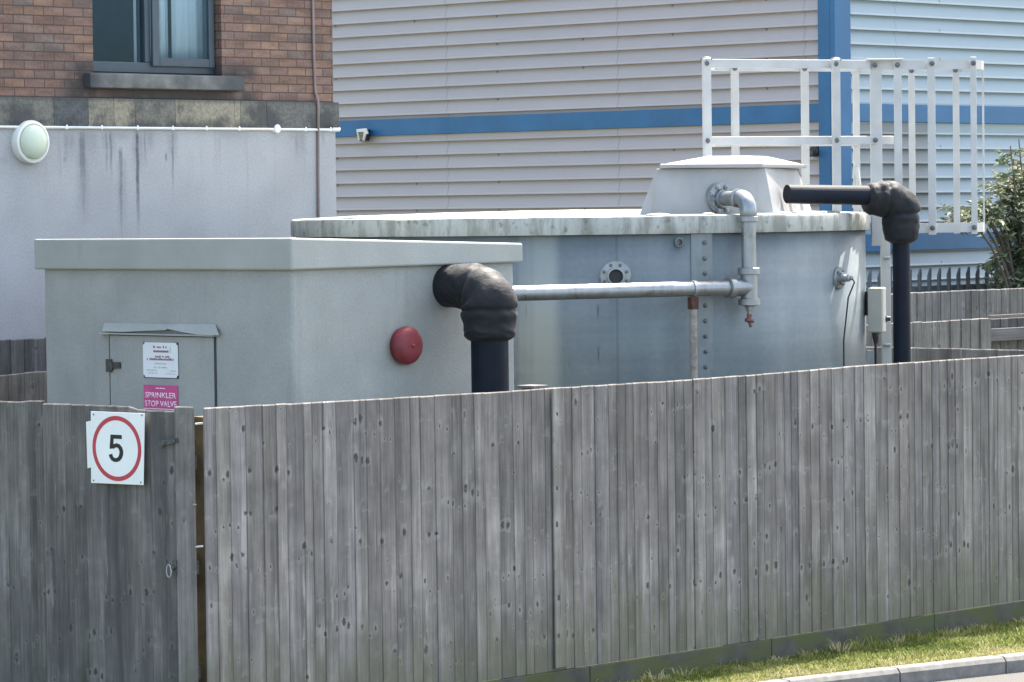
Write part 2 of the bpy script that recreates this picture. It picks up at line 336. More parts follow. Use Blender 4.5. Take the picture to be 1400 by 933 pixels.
# grass on the verge
g = G('verge_grass', .7, 0, .3); r = g.attr('rnd'); g.base(g.ramp(r, [(0, (.065,.10,.022)), (.3, (.16,.20,.045)), (.55, (.27,.285,.085)), (.8, (.38,.36,.16)), (1, (.47,.42,.26))]))
def leafy(g, k=.35):
    out_ = [n for n in g.t.nodes if n.type == 'OUTPUT_MATERIAL'][0]; tl = g.t.nodes.new('ShaderNodeBsdfTranslucent'); mx = g.t.nodes.new('ShaderNodeMixShader'); mx.inputs[0].default_value = k
    src = g.b.inputs['Base Color'].links[0].from_socket; g.t.links.new(src, tl.inputs[0]); g.t.links.new(g.b.outputs[0], mx.inputs[1]); g.t.links.new(tl.outputs[0], mx.inputs[2]); g.t.links.new(mx.outputs[0], out_.inputs[0])
leafy(g)
GM = g.m
verts, faces, rn = [], [], []
rg = random.Random(3)
for i in range(52000):
    x = rg.uniform(1.2, 10.5); y = rg.uniform(kerb_y(x)+.125, -.075)
    cl = mnoise.noise((x*3.1, y*5.0, 1.3)); cl2 = mnoise.noise((x*1.2, y*2.2, 7.0))
    if cl2 < -.32 and rg.random() < .75: continue
    dk = (y - kerb_y(x) - .13) / max(.05, -kerb_y(x)-.13)
    h = rg.uniform(.018, .045)*(1 + .9*max(0, cl))*(1.0 if dk > .15 else .6)
    if y > -.14: h *= 1.25
    a = rg.uniform(0, 6.283); wd = rg.uniform(.003, .006); ln = rg.uniform(.2, 1.1)*h; b = rg.uniform(0, 6.283)
    p = Vector((x, y, 0)); s = Vector((math.cos(a), math.sin(a), 0))*wd; l = Vector((math.cos(b), math.sin(b), 0))*ln
    k = len(verts); verts += [p-s, p+s, p+l*.45+s*.7+Vector((0,0,h*.65)), p+l*.45-s*.7+Vector((0,0,h*.65)), p+l+Vector((0,0,h))]
    faces += [(k,k+1,k+2,k+3),(k+3,k+2,k+4)]
    v = min(1, max(0, .38 + .5*cl2*-1 + rg.gauss(0, .2) + (.35 if dk < .22 else 0))); rn += [v]*5
for t_ in range(150):
    x = rg.uniform(1.2, 10.5); nearf = rg.random() < .55; y = rg.uniform(-.16, -.05) if nearf else rg.uniform(kerb_y(x)+.13, -.08); hh = rg.uniform(.05, .12) if nearf else rg.uniform(.04, .08); tv = rg.choice((.15, .3, .5, .8, .95))
    for j in range(rg.randint(14, 34)):
        a = rg.uniform(0, 6.283); b = rg.uniform(0, 6.283); rad = rg.uniform(0, .05); h = hh*rg.uniform(.5, 1.1); p = Vector((x+math.cos(b)*rad, y+math.sin(b)*rad, 0)); s = Vector((math.cos(a), math.sin(a), 0))*rg.uniform(.003, .005); l = Vector((math.cos(b), math.sin(b), 0))*h*rg.uniform(.3, 1.2)
        if p.y > -.02: continue
        l.y = min(l.y, -.015 - p.y)
        k = len(verts); verts += [p-s, p+s, p+l*.4+s*.7+Vector((0,0,h*.7)), p+l*.4-s*.7+Vector((0,0,h*.7)), p+l+Vector((0,0,h*rg.uniform(.6,1)))]; faces += [(k,k+1,k+2,k+3),(k+3,k+2,k+4)]; rn += [min(1,max(0,tv+rg.gauss(0,.1)))]*5
me = bpy.data.meshes.new('verge_grass'); me.from_pydata([tuple(v) for v in verts], [], faces)
at = me.attributes.new('rnd', 'FLOAT', 'POINT'); at.data.foreach_set('value', rn); me.materials.append(GM)
o = bpy.data.objects.new('verge_grass', me); COL.objects.link(o); tag(o, 'short patchy green and straw coloured grass between fence and kerb', 'grass', kind='stuff')

# ------------------------------------------------------------------ fences
def board_mesh(name, mat, parent, p0, d, n, L, z0, ztop, pitch=.112, seed=1, slope=None, thick=.008, jit=.0016, warp=.003, gap=.0):
    """feather edge boards side by side: p0 start (z ignored), d along, n front normal; thick edge at the start side of each board"""
    rg = random.Random(seed); d = Vector(d); n = Vector(n); p0 = Vector((p0[0], p0[1], 0)); V, F, U, RN = [], [], [], []
    s = 0.0
    while s < L - .01:
        wd = min(pitch*rg.uniform(.62, 1.3), L - s); e = min(s+wd+.012, L)
        if L - s - wd < .04: wd = L - s; e = L
        r = rg.random(); zt = ztop(s) - .007 + rg.uniform(-jit, jit); o_ = rg.uniform(0, warp); lean = rg.uniform(-.0015, .0015); tw = rg.uniform(-.003, .003)
        k = len(V); NZ = 4
        for j in range(NZ+1):
            z = z0 + (zt + (ztop(e)-ztop(s) if False else 0) - z0)*j/NZ; dx = lean*(z-z0); bow = rg.uniform(-.0015, .0015)
            for (q, t) in ((s+gap+dx, thick+o_+bow+tw*j/NZ), (s+gap+dx+.004, thick+.002+o_+bow+tw*j/NZ), (e+dx, .0045+o_*.3), (e+dx, -.004), (s+gap+dx, -.004)):
                V.append(p0 + d*q + n*t + Vector((0,0,z + (ztop(e)-ztop(s))*((q-s)/max(wd,.01))*(j/NZ)))); U.append((q + seed*13.7, z)); RN.append(r)
        T0 = k+NZ*5                                           # chamfer added along the top front edge to catch the sun
        for i in range(5):
            p = V[T0+i] + Vector((0,0,.007)); 
            if i < 3: p = p - n*(.0075 if i < 2 else .005)
            V.append(p); U.append((U[T0+i][0], U[T0+i][1]+.007)); RN.append(r)
        for j in range(NZ+1):
            a, b = k+j*5, k+(j+1)*5
            for i in range(5): i2 = (i+1) % 5; F.append((a+i, a+i2, b+i2, b+i))
        F.append(tuple(k+(NZ+1)*5+i for i in range(5)))
        s += wd
    me = bpy.data.meshes.new(name)
    org = p0 + Vector((0,0,z0)); me.from_pydata([tuple(v-org) for v in V], [], F)
    bmm = bmesh.new(); bmm.from_mesh(me); bmesh.ops.recalc_face_normals(bmm, faces=bmm.faces[:]); bmm.to_mesh(me); bmm.free()
    uv = me.uv_layers.new(name='UVMap')
    for l in me.loops: uv.data[l.index].uv = U[l.vertex_index]
    at = me.attributes.new('rnd', 'FLOAT', 'POINT'); at.data.foreach_set('value', RN); me.materials.append(mat)
    o = bpy.data.objects.new(name, me); COL.objects.link(o); WL[o.name] = org
    if parent: o.parent = parent; o.location = org - WL[parent.name]
    else: o.location = org
    return o
def wood_box(name, mat, parent, x0, x1, y0, y1, z0, z1, seed=0, horiz=False):
    bm = NB(); bx(bm, x0, x1, y0, y1, z0, z1); o = obj(name, bm, mat, parent, bevel=.004)
    me = o.data; at = me.attributes.new('rnd', 'FLOAT', 'POINT'); r = random.Random(seed).random(); at.data.foreach_set('value', [r]*len(me.vertices))
    if horiz: uv_from(o, lambda c, n: (c.z + (0 if abs(n.z) < .5 else c.y) + seed, (c.x if abs(x1-x0) > abs(y1-y0) else c.y)*.5 + 1.5))
    else: uv_from(o, lambda c, n: (c.x + c.y + seed, c.z))
    return o
X, Y, Z = Vector((1,0,0)), Vector((0,1,0)), Vector((0,0,1))
FT = 1.955
# --- front fence: panels of boards between x joints read off the photograph
def fx(px, y=0.0): return hy(px, 520, y).x
def topz(px, py): return hy(px, py, 0).z
tops = [(fx(p), topz(p, q)) for p, q in ((272,558),(440,549.5),(600,540.5),(707,534),(748,531),(920,520.5),(1060,510),(1180,499.5),(1400,485.5))]
print('fence tops', [(round(a,2), round(b,3)) for a, b in tops])
def top_at(x):
    if x <= tops[0][0]: return tops[0][1]
    for (a, b), (c, d) in zip(tops, tops[1:]):
        if x <= c: return b + (d-b)*(x-a)/(c-a)
    return tops[-1][1]
ff = thing('board_fence', (4, 0, 0), 'long weathered grey feather-edge board fence on a mossy concrete base along the grass verge', 'fence')
GB = .16
joints = [.03, fx(767), fx(946), fx(1190), fx(1400)+.15, fx(1400)+2.0]
joints = [.016] + [fx(767), fx(946)] + [fx(946)+1.83*i for i in (1,2,3)]
for i, (a, b) in enumerate(zip(joints, joints[1:])):
    board_mesh('board_panel', M['wood_front'], ff, (a, 0), X, -Y, b-a-(.004), GB+.004, lambda s, a=a: top_at(a+s), seed=i+3, thick=.0065, warp=.0035)
gb = [.03] + [fx(767)+.0, fx(1085), fx(1330), fx(1330)+1.9, fx(1330)+3.8]
gb = [.0, 1.45, 3.27, 5.1, 6.93, 8.76, 10.6]
for a, b in zip(gb, gb[1:]):
    bm = NB(); bx(bm, a, b-.006, -.012, .035, -.1, GB); obj('gravel_board', bm, M['gravel_board'], ff, bevel=.006)
for z in (.45, 1.05, 1.65):
    wood_box('rail', M['wood_back'], ff, .2, 10.5, .006, .06, z, z+.09, seed=int(z*10), horiz=True)
for i, x in enumerate(gb[1:-1]):
    wood_box('post', M['wood_back'], ff, x-.05, x+.05, .065, .165, 0, FT-.12, seed=20+i)
px_ = fx(742)
wood_box('post_cap', M['wood_back'], ff, px_-.075, px_+.055, .008, .15, topz(742, 531)+.0, topz(742,531)+.018, seed=33)
wood_box('post', M['wood_back'], ff, px_-.05, px_+.05, .065, .14, 0, topz(742,531), seed=34)
# loose cover strip at the panel joint, standing proud
wood_box('joint_batten', M['wood_front'], ff, fx(750), fx(766), -.034, -.0195, GB+.02, topz(757, 530.5), seed=6)

# --- gate: faces -X, left of the corner
def gy(px, py=600): return hx(px, py, 0).y
gz = lambda px, py: hx(px, py, 0).z
ga = thing('board_gate', (0, 1, 0), 'dark streaked closed board gate carrying the speed limit sign', 'gate')
yl, yr, ys = gy(62), gy(269), gy(245)
print('gate y', yl, yr, ys)
gt = [(gy(p), gz(p, q)) for p, q in ((62,551.5),(120,553.5),(190,556.5),(193,561.5),(246,562.5),(268,558))]
def gtop(s):
    y = yl - s
    for (a, b), (c, d) in zip(gt, gt[1:]):
        if y >= c: return b + (d-b)*(y-a)/(c-a)
    return gt[-1][1]
board_mesh('board_panel', M['wood_gate'], ga, (0, yl), -Y, -X, yl-ys, .04, gtop, pitch=.098, seed=41, thick=.009, warp=.006)
board_mesh('closing_board', M['wood_front'], ga, (-.012, ys+.008), -Y, -X, ys-yr, .035, lambda s: gz(255, 556.3), pitch=.2, seed=44, thick=.014)
for z in (.4, 1.0, 1.6): wood_box('rail', M['wood_back'], ga, .006, .05, yr+.05, yl, z, z+.08, seed=int(z*7), horiz=True)
bm = NB(); p = hx(217, 606, -.03); q = hx(243, 602.5, -.03); bar(bm, p, q, .028, .006, Z)
bar(bm, hx(218,604,-.032), hx(222,612,-.032), .02, .006, Y); cyl(bm, hx(238,603,-.026), hx(238,603,-.045), .008, 8); cyl(bm, hx(224,605,-.026), hx(224,605,-.04), .006, 8)
obj('strap_hinge', bm, M['hasp'], ga)
bm = NB(); c = hx(231, 781, -.05); tube(bm, [c + Y*math.cos(2*math.pi*i/20)*.020 + Z*math.sin(2*math.pi*i/20)*.036 for i in range(21)], .0045, 8, caps=False)
obj('ring_handle', bm, M['galv'], ga, smooth=True)
bm = NB(); c = hx(239, 776, -.03); obx(bm, c, Y, Z, X, .035, .085, .006); lathe(bm, c, -X, [(0,.014),(.02,.012),(.024,.004)], 12); obj('latch_plate', bm, M['hasp'], ga)
bm = NB(); cyl(bm, hx(264, 690+0, -.03), hx(268, 690, -.03) , .004, 8); obj('latch_pin', bm, M['galv'], ga)
# gate post showing in the gap, and the short fence left of the gate
gp = tag(wood_box('gate_post', M['new_wood'], None, .075, .165, .055, .16, 0, 1.90, seed=3), 'yellowish treated timber post seen in the gap beside the gate', 'post')
for i, (py, h) in enumerate(((580, 6), (748, 6))):
    bm = NB(); a = hx(267, py, -.01); b = hy(277, py-1, .004); tube(bm, [a, b], .006, 8); obj('catch_bolt', bm, M['galv_bright'], ga)
lf = thing('side_board_fence', (0, yl+.6, 0), 'grey board fence with higher top left of the gate', 'fence')
board_mesh('board_panel', M['wood_gate'], lf, (.004, 5.2), -Y, -X, 5.2-yl-.006, .03, lambda s: gz(30, 549.6) if s < 5.2-yl-.15 else gz(60, 548.6), pitch=.1, seed=55, thick=.009, warp=.006)
for z in (.4, 1.0, 1.6): wood_box('rail', M['wood_back'], lf, .01, .055, yl+.01, 5.15, z, z+.08, seed=int(z*9), horiz=True)
wood_box('post', M['wood_back'], lf, .06, .16, yl+.05, yl+.15, 0, 1.9, seed=61)

# --- fences behind, each with its own plane; heights from the photograph
def back_fence(name, label, y, x0, x1, pts, mat, seed, z0=0.0, rails=True, pitch=.125):
    t = thing(name, ((x0+x1)/2, y, 0), label, 'fence')
    hp = [hy(px, py, y) for px, py in pts]
    (xa, za), (xb, zb) = (hp[0].x, hp[0].z), (hp[1].x, hp[1].z); k = (zb-za)/(xb-xa) if abs(xb-xa) > .1 else 0
    k = max(-.03, min(.03, k)); f = lambda x: za + k*(x-xa)
    board_mesh('board_panel', mat, t, (x0, y), X, -Y, x1-x0, z0, lambda s: f(x0+s), seed=seed, pitch=pitch, jit=.003)
    if rails:
        for z in (.4, f((x0+x1)/2)-.3): wood_box('rail', M['wood_back'], t, x0, x1, y+.008, y+.06, z, z+.08, seed=seed, horiz=True)
    for i in range(int((x1-x0)//1.9)+1): wood_box('post', M['wood_back'], t, x0+.05+i*1.9, x0+.15+i*1.9, y+.065, y+.165, 0, f(x0)-.1, seed=seed+i)
    print(name, label[:30], 'z', round(za,2), round(zb,2)); return t
back_fence('yard_back_fence', 'grey board fence behind the enclosure, the lower of two at the left', 5.25, 0.05, 4.2, ((0,513),(62,506.5)), M['wood_back'], 71)
back_fence('wall_side_fence', 'dark board fence against the pale rendered wall, the upper of two at the left', 5.85, -3.9, 6.4, ((0,465),(62,462)), M['wood_dark'], 81)
back_fence('upper_board_fence', 'furthest grey board fence below the palisade at the right', 4.7, 10.6, 19.5, ((1244,400.5),(1400,394)), M['wood_back'], 91)
# second fence at the right: boarded panel, end post, then a stretch seen from its rail side
b2 = 3.1; t = thing('middle_board_fence', (13, b2, 0), 'grey board fence with open railed stretch at the right, between two other fences', 'fence')
xa, xb = hy(1338, 436, b2).x, hy(1352, 436, b2).x; zt = hy(1300, 438, b2).z
board_mesh('board_panel', M['wood_back'], t, (9.9, b2), X, -Y, xa-9.9, 0, lambda s: zt, seed=97, pitch=.125, jit=.003)
wood_box('post', M['wood_back'], t, xa+.003, xb, b2-.025, b2+.07, 0, zt-.0, seed=98)
wood_box('top_board', M['wood_front'], t, xb+.003, xb+2.4, b2-.01, b2+.01, zt-.001, zt+.025, seed=99, horiz=True)
z1 = hy(1375, 449, b2).z; z2 = hy(1375, 466, b2).z
wood_box('rail', M['wood_dark'], t, xb+.003, xb+2.4, b2+.0, b2+.05, z2, z1, seed=100, horiz=True)
board_mesh('board_panel', M['wood_dark'], t, (xb+.003, b2+.09), X, -Y, 2.4, 0, lambda s: zt-.01, seed=101, pitch=.125)
# yard end fence, parallel to the gate
ex = 9.55; ez = hx(1244, 474.5, ex).z; print('end fence z', ez)
t = thing('yard_end_fence', (ex, 2.5, 0), 'lowest board fence at the right, closing the far end of the yard', 'fence')
board_mesh('board_panel', M['wood_back'], t, (ex, 5.2), -Y, -X, 5.1, 0, lambda s: ez-.005, seed=111, pitch=.11)
for z in (.4, 1.6): wood_box('rail', M['wood_back'], t, ex+.008, ex+.06, .1, 5.2, z, z+.08, seed=112, horiz=True)

# ------------------------------------------------------------------ text helper
def text_bm(body, bold=0.0, spacing=1.0):
    cu = bpy.data.curves.new('lettering', 'FONT'); cu.body = body; cu.offset = bold; cu.space_character = spacing; cu.resolution_u = 3
    o = bpy.data.objects.new('lettering', cu); COL.objects.link(o)
    dg = bpy.context.evaluated_depsgraph_get(); me = bpy.data.meshes.new_from_object(o.evaluated_get(dg))
    bm = bmesh.new(); bm.from_mesh(me); bpy.data.objects.remove(o); bpy.data.curves.remove(cu); bpy.data.meshes.remove(me); return bm
def place_text(bm, c, right, up, n, W, H, lift=.001):
    xs_ = [v.co.x for v in bm.verts]; ys_ = [v.co.y for v in bm.verts]; cx, cy = (min(xs_)+max(xs_))/2, (min(ys_)+max(ys_))/2
    kx, ky = W/(max(xs_)-min(xs_)), H/(max(ys_)-min(ys_))
    for v in bm.verts: v.co = Vector(c) + Vector(right)*(v.co.x-cx)*kx + Vector(up)*(v.co.y-cy)*ky + Vector(n)*lift
    ext = bmesh.ops.extrude_face_region(bm, geom=bm.faces[:]); bmesh.ops.translate(bm, verts=[e for e in ext['geom'] if isinstance(e, bmesh.types.BMVert)], vec=Vector(n)*.0008)
    return bm

# ------------------------------------------------------------------ pump enclosure
c0 = hd(400, 450, 22.9); BX0, BY0 = c0.x, c0.y
BX1 = hy(703.5, 450, BY0).x; BY1 = hx(61, 450, BX0).y
ZT = hx(400, 325.5, BX0).z; ZC = hx(400, 369.5, BX0).z; ZT2 = hy(711, 332.5, BY0-.04).z; ZC2 = hy(703, 359, BY0).z
print('box', BX0, BX1, BY0, BY1, 'z', ZT, ZC, ZT2, ZC2)
en = thing('sprinkler_pump_enclosure', ((BX0+BX1)/2, (BY0+BY1)/2, 0), 'pale grey roughcast pump enclosure box with overhanging lid standing behind the gate', 'enclosure')
bm = NB(); bx(bm, BX0, BX1, BY0, BY1, 0, min(ZC, ZC2)+.03); obj('body', bm, M['grp'], en, bevel=.02)
bm = NB(); ov = .045
zc = lambda x: ZC + (ZC2-ZC)*(x-BX0)/(BX1-BX0); zt_ = lambda x: ZT + (ZT2-ZT)*(x-BX0)/(BX1-BX0)
x0, x1, y0, y1 = BX0-ov, BX1+ov, BY0-ov, BY1+ov
hexa(bm, [(x0,y0,zc(x0)),(x1,y0,zc(x1)),(x1,y1,zc(x1)),(x0,y1,zc(x0)),(x0,y0,zt_(x0)),(x1,y0,zt_(x1)),(x1,y1,zt_(x1)),(x0,y1,zt_(x0))])
obj('lid', bm, M['grp_lid'], en, bevel=.012)
# door: recessed joint lines as thin dark strips with the leaf standing slightly proud
def dx(px, py, x=BX0): return hx(px, py, x)
dl, dr, dt = dx(151.5, 480).y, dx(294.5, 480).y, dx(220, 459.5).z
dr_ = thing_door = None
bm = NB(); bx(bm, BX0-.006, BX0-.001, dr-.010, dl+.010, .25, dt+.012); sh = obj('door_gap_plate', bm, M['dark_gap'], en)
bm = NB(); bx(bm, BX0-.012, BX0-.0065, dr+.004, dl-.004, .27, dt-.002); door = obj('door', bm, M['grp'], en, bevel=.003)
bm = NB(); a = dx(145, 500, BX0-.02); obx(bm, dx(149.5,500,BX0-.018), Y, Z, X, .05, .085, .022); obx(bm, dx(159,499.5,BX0-.018), Y, Z, X, .085, .04, .016); cyl(bm, dx(152,500,BX0-.03)-Z*.03, dx(152,500,BX0-.03)+Z*.03, .009, 10)
obj('hasp', bm, M['hasp'], door, bevel=.002)
# bent flashing strip over the door, in two pieces that meet at a kink
def strip(pts_top, pts_bot, off_t, off_b, name):
    bm = NB(); n = len(pts_top)
    T = [bm.verts.new(dx(*p, BX0-off_t)) for p in pts_top]; B = [bm.verts.new(dx(*p, BX0-o)) for p, o in zip(pts_bot, off_b)]
    T2 = [bm.verts.new(dx(*p, BX0-off_t) + X*.004) for p in pts_top]; B2 = [bm.verts.new(dx(*p, BX0-o) + X*.004) for p, o in zip(pts_bot, off_b)]
    for i in range(n-1):
        bm.faces.new((T[i],T[i+1],B[i+1],B[i])); bm.faces.new((T2[i+1],T2[i],B2[i],B2[i+1])); bm.faces.new((B[i],B[i+1],B2[i+1],B2[i])); bm.faces.new((T[i+1],T[i],T2[i],T2[i+1]))
    bm.faces.new((T[0],B[0],B2[0],T2[0])); bm.faces.new((B[-1],T[-1],T2[-1],B2[-1]))
    return obj(name, bm, M['grp_lid'], en)
strip([(143,441.5),(170,442),(200,442.5),(229,443)], [(139,453),(170,454),(200,452.5),(227,451.5)], .008, (.05,.045,.05,.055), 'door_flashing')
strip([(228,443),(245,443),(270,443.3),(294,443.5)], [(227,449.5),(248,454),(272,458),(299,458.5)], .008, (.055,.05,.045,.05), 'door_flashing')
bm = NB(); bx(bm, BX0-.04, BX0-.004, dx(298,459).y, dx(141,456).y, dx(220,458.6).z, dx(220,456.2).z); obj('door_drip', bm, M['grp_lid'], en)

# signs on the enclosure door (each a thing)
def sign_plate(name, x, pxl, pxr, pyt, pyb, mat, label, cat, thk=.004, notch=0.0):
    a = hx((pxl+pxr)/2, (pyt+pyb)/2, x); W = abs(hx(pxl, (pyt+pyb)/2, x).y - hx(pxr, (pyt+pyb)/2, x).y); H = hx((pxl+pxr)/2, pyt, x).z - hx((pxl+pxr)/2, pyb, x).z
    t = thing(name, (x, a.y, a.z-H/2), label, cat)
    bm = NB()
    if notch:
        k = notch; w2, h2 = W/2, H/2
        poly = [(-w2+k,-h2),(w2-k,-h2),(w2-k*.7,-h2+k*.7),(w2,-h2+k),(w2,h2-k),(w2-k*.7,h2-k*.7),(w2-k,h2),(-w2+k,h2),(-w2+k*.7,h2-k*.7),(-w2,h2-k),(-w2,-h2+k),(-w2+k*.7,-h2+k*.7)]
    else: poly = [(-W/2,-H/2),(W/2,-H/2),(W/2,H/2),(-W/2,H/2)]
    prism(bm, [Vector((x, a.y - u, a.z + v)) for u, v in poly], X, thk)
    obj('plate', bm, mat, t)
    return t, Vector((x, a.y, a.z)), W, H
xs1 = BX0-.018
t, c, W, H = sign_plate('contractor_sign', xs1, 195.5, 243, 468.5, 516.5, M['white_sign'], 'small white sign with notched corners and faint printed lines on the enclosure door', 'sign', notch=.018)
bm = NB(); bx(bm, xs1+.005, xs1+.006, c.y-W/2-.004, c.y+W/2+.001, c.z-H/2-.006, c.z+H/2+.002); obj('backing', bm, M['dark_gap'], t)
def scribble(u0, u1, v, h, mat, seed, words=1):              # illegible small print: uneven letter-sized blocks
    rg = random.Random(seed); bm = NB(); u = u0
    while u < u1:
        wv = rg.uniform(.35, .9)*h; hh = h*rg.uniform(.55, 1)
        if rg.random() > .13:
            bx(bm, xs1-.0016, xs1-.0004, c.y-W*(min(u+wv/W, u1)), c.y-W*u, c.z+H*v-h/2, c.z+H*v-h/2+hh)
        u += wv/W + h*.22/W
    obj('lettering', bm, mat, t)
scribble(-.20, .19, .375, .016, M['sign_red'], 1); 
bm = NB(); bx(bm, xs1-.0014, xs1-.0004, c.y-W*.24, c.y+W*.20, c.z+H*.245-.0065, c.z+H*.245+.0065); obj('printed_bar', bm, M['sign_maroon'], t)
bm = NB(); tube(bm, [Vector((xs1-.001, c.y-W*.29, c.z+H*v)) for v in (.2,.3,.4)], [.002,.004,.002], 8); obj('printed_emblem', bm, M['sign_grey'], t)
scribble(-.19, .26, .10, .013, M['sign_maroon'], 2); scribble(-.38, .38, .025, .016, M['sign_maroon'], 3)
scribble(-.17, .17, -.10, .010, M['sign_grey'], 4); scribble(-.19, .2, -.21, .010, M['sign_grey'], 5)
scribble(-.40, -.08, -.29, .008, M['sign_grey'], 6); scribble(.2, .44, -.30, .008, M['sign_grey'], 7); scribble(-.37, -.08, -.37, .008, M['sign_grey'], 8); scribble(.14, .42, -.38, .008, M['sign_grey'], 9)
t, c, W, H = sign_plate('valve_sign', xs1, 196.5, 243, 527, 560, M['pink'], 'faded pink sign lettered SPRINKLER STOP VALVE below the white door sign', 'sign')
place = lambda body, v, w_, h_, b: obj('lettering', place_text(text_bm(body, b, 1.0), c + Z*H*v, -Y, Z, -X, W*w_, H*h_), M['pink_white'], t, recalc=False)
bm = NB(); bx(bm, xs1-.001, xs1-.0003, c.y-W*.5, c.y+W*.5, c.z-H*.5, c.z-H*.47); obj('edge_print', bm, M['pink_white'], t)
place('SPRINKLER', .085, .90, .23, .012); place('STOP VALVE', -.27, .93, .25, .012)
bm = NB(); tube(bm, [Vector((xs1-.0012, c.y-W*u, c.z+H*v)) for u, v in ((-.13,.36),(-.10,.39),(-.08,.355),(-.03,.365),(0,.385),(.04,.36),(.08,.375),(.13,.352))], .003, 6); obj('script_mark', bm, M['pink_white'], t)

# speed limit sign on the gate
xs2 = -.045
def quad_sign(name, corners, mat, label, thk=.004, x=xs2):
    P = [hx(px, py, x) for px, py in corners]; cc = sum(P, Vector())/4
    t = thing(name, (x, cc.y, min(p.z for p in P)), label, 'sign'); bm = NB(); prism(bm, P, X, thk); obj('plate', bm, mat, t, bevel=.001); return t, cc
quad_sign('spare_sign', [(117.5,577),(130,574),(130,638),(119.5,640.5)], M['white_sign'], 'blank white plate tucked behind the speed limit sign on the gate', x=-.038)
t, cc = quad_sign('speed_limit_sign', [(124,562.5),(197.5,565.5),(196,663.5),(124.5,660.5)], M['white_sign'], 'white speed limit sign with red ring and black 5 on the gate')
ring_c = hx(159.7, 613.5, xs2); ro = .46*abs(hx(127,613,xs2).y-hx(194,613,xs2).y)*1.087; print('ring r', ro, 'vert', (hx(159,568,xs2).z-hx(159,658,xs2).z)/2)
rv = (hx(159,568.5,xs2).z-hx(159,657.5,xs2).z)/2; rh = abs(hx(127,613,xs2).y-hx(193.7,613,xs2).y)/2
bm = NB(); n = 72; ri = .865
V = [[bm.verts.new(Vector((xs2-o, ring_c.y-math.cos(2*math.pi*i/n)*rh*k, ring_c.z+math.sin(2*math.pi*i/n)*rv*k))) for i in range(n)] for k, o in ((1,.0006),(1,.0014),(ri,.0014),(ri,.0006))]
for q in range(3):
    for i in range(n): j = (i+1) % n; bm.faces.new((V[q][i], V[q][j], V[q+1][j], V[q+1][i]))
obj('red_ring', bm, M['sign_red'], t)
# numeral 5: thick stroke outline (flag, stem, bowl)
def five():
    def st(path, w):
        L_, R_ = [], []
        for i, p in enumerate(path):
            a = path[max(i-1,0)]; b = path[min(i+1,len(path)-1)]; d = Vector((b[0]-a[0], b[1]-a[1])).normalized(); nn = Vector((-d.y, d.x))*w/2
            L_.append((p[0]+nn.x, p[1]+nn.y)); R_.append((p[0]-nn.x, p[1]-nn.y))
        return L_, R_
    bm = NB()
    def add(path, w):
        L_, R_ = st(path, w)
        a = [bm.verts.new((x, y, 0)) for x, y in L_]; b = [bm.verts.new((x, y, 0)) for x, y in R_]
        for i in range(len(a)-1): bm.faces.new((a[i], b[i], b[i+1], a[i+1]))
    return add, bm
def poly_in(bm, pts, lift):
    ww, hh = hx(149,613,xs2).y-hx(169,613,xs2).y, hx(159,594.5,xs2).z-hx(159,633,xs2).z
    cx = hx(158.8, 614, xs2)
    P = [Vector((xs2-.0006, cx.y - (u-.5)*ww, cx.z + (v-.5)*hh)) for u, v in pts]
    prism(bm, P, -X, lift)
bm = NB(); th = .26
path = [(.12,.30),(.15,.22),(.24,.145),(.37,.105),(.52,.105),(.67,.14),(.79,.22),(.85,.33),(.86,.42),(.81,.52),(.70,.60),(.54,.63),(.38,.60),(.27,.54)]
wv = [.25,.24,.23,.225,.225,.23,.25,.26,.26,.25,.24,.23,.22,.20]
for i in range(len(path)-1):
    (a, b), (c_, d) = path[i], path[i+1]
    def off(k):
        p = path[k]; q0 = path[max(k-1,0)]; q1 = path[min(k+1,len(path)-1)]; dd = Vector((q1[0]-q0[0], (q1[1]-q0[1])*1.55)).normalized(); nn = Vector((-dd.y, dd.x/1.55))*wv[k]/2
        return (p[0]+nn.x, p[1]+nn.y), (p[0]-nn.x, p[1]-nn.y)
    (l0, r0), (l1, r1) = off(i), off(i+1); poly_in(bm, [l0, r0, r1, l1], .0006)
poly_in(bm, [(.06,.49),(.30,.51),(.36,1.0),(.14,1.0)], .0009); poly_in(bm, [(.20,.86),(.90,.86),(.90,1.0),(.20,1.0)], .0011)
obj('numeral', bm, M['sign_black'], t)
for px, py in ((128,567),(194,568),(128,657),(192.5,660)):
    bm = NB(); p = hx(px, py, xs2); lathe(bm, p, -X, [(0,.006),(.002,.005),(.003,.002)], 8); obj('screw', bm, M['bolt'], t)

# red alarm gong on the enclosure's right face
p = hy(556.5, 472.5, BY0); t = thing('alarm_bell', p, 'round faded red alarm gong on the enclosure wall left of the black elbow', 'alarm bell')
p = hy(549.5, 472.5, BY0); 
bm = NB(); lathe(bm, p, -Y, [(-.01,.112),(.03,.116),(.034,.11)], 40); obj('back_plate', bm, M['red_rim'], t, smooth=False, bevel=.003)
bm = NB(); lathe(bm, p, -Y, [(.034,.118),(.036,.124),(.046,.125),(.07,.118),(.088,.104),(.097,.085),(.10,.05),(.101,.02)], 48); obj('gong', bm, M['red'], t, smooth=True)
bm = NB(); lathe(bm, p, -Y, [(.10,.013),(.108,.012),(.112,.006)], 14); obj('centre_bolt', bm, M['red'], t, smooth=True)

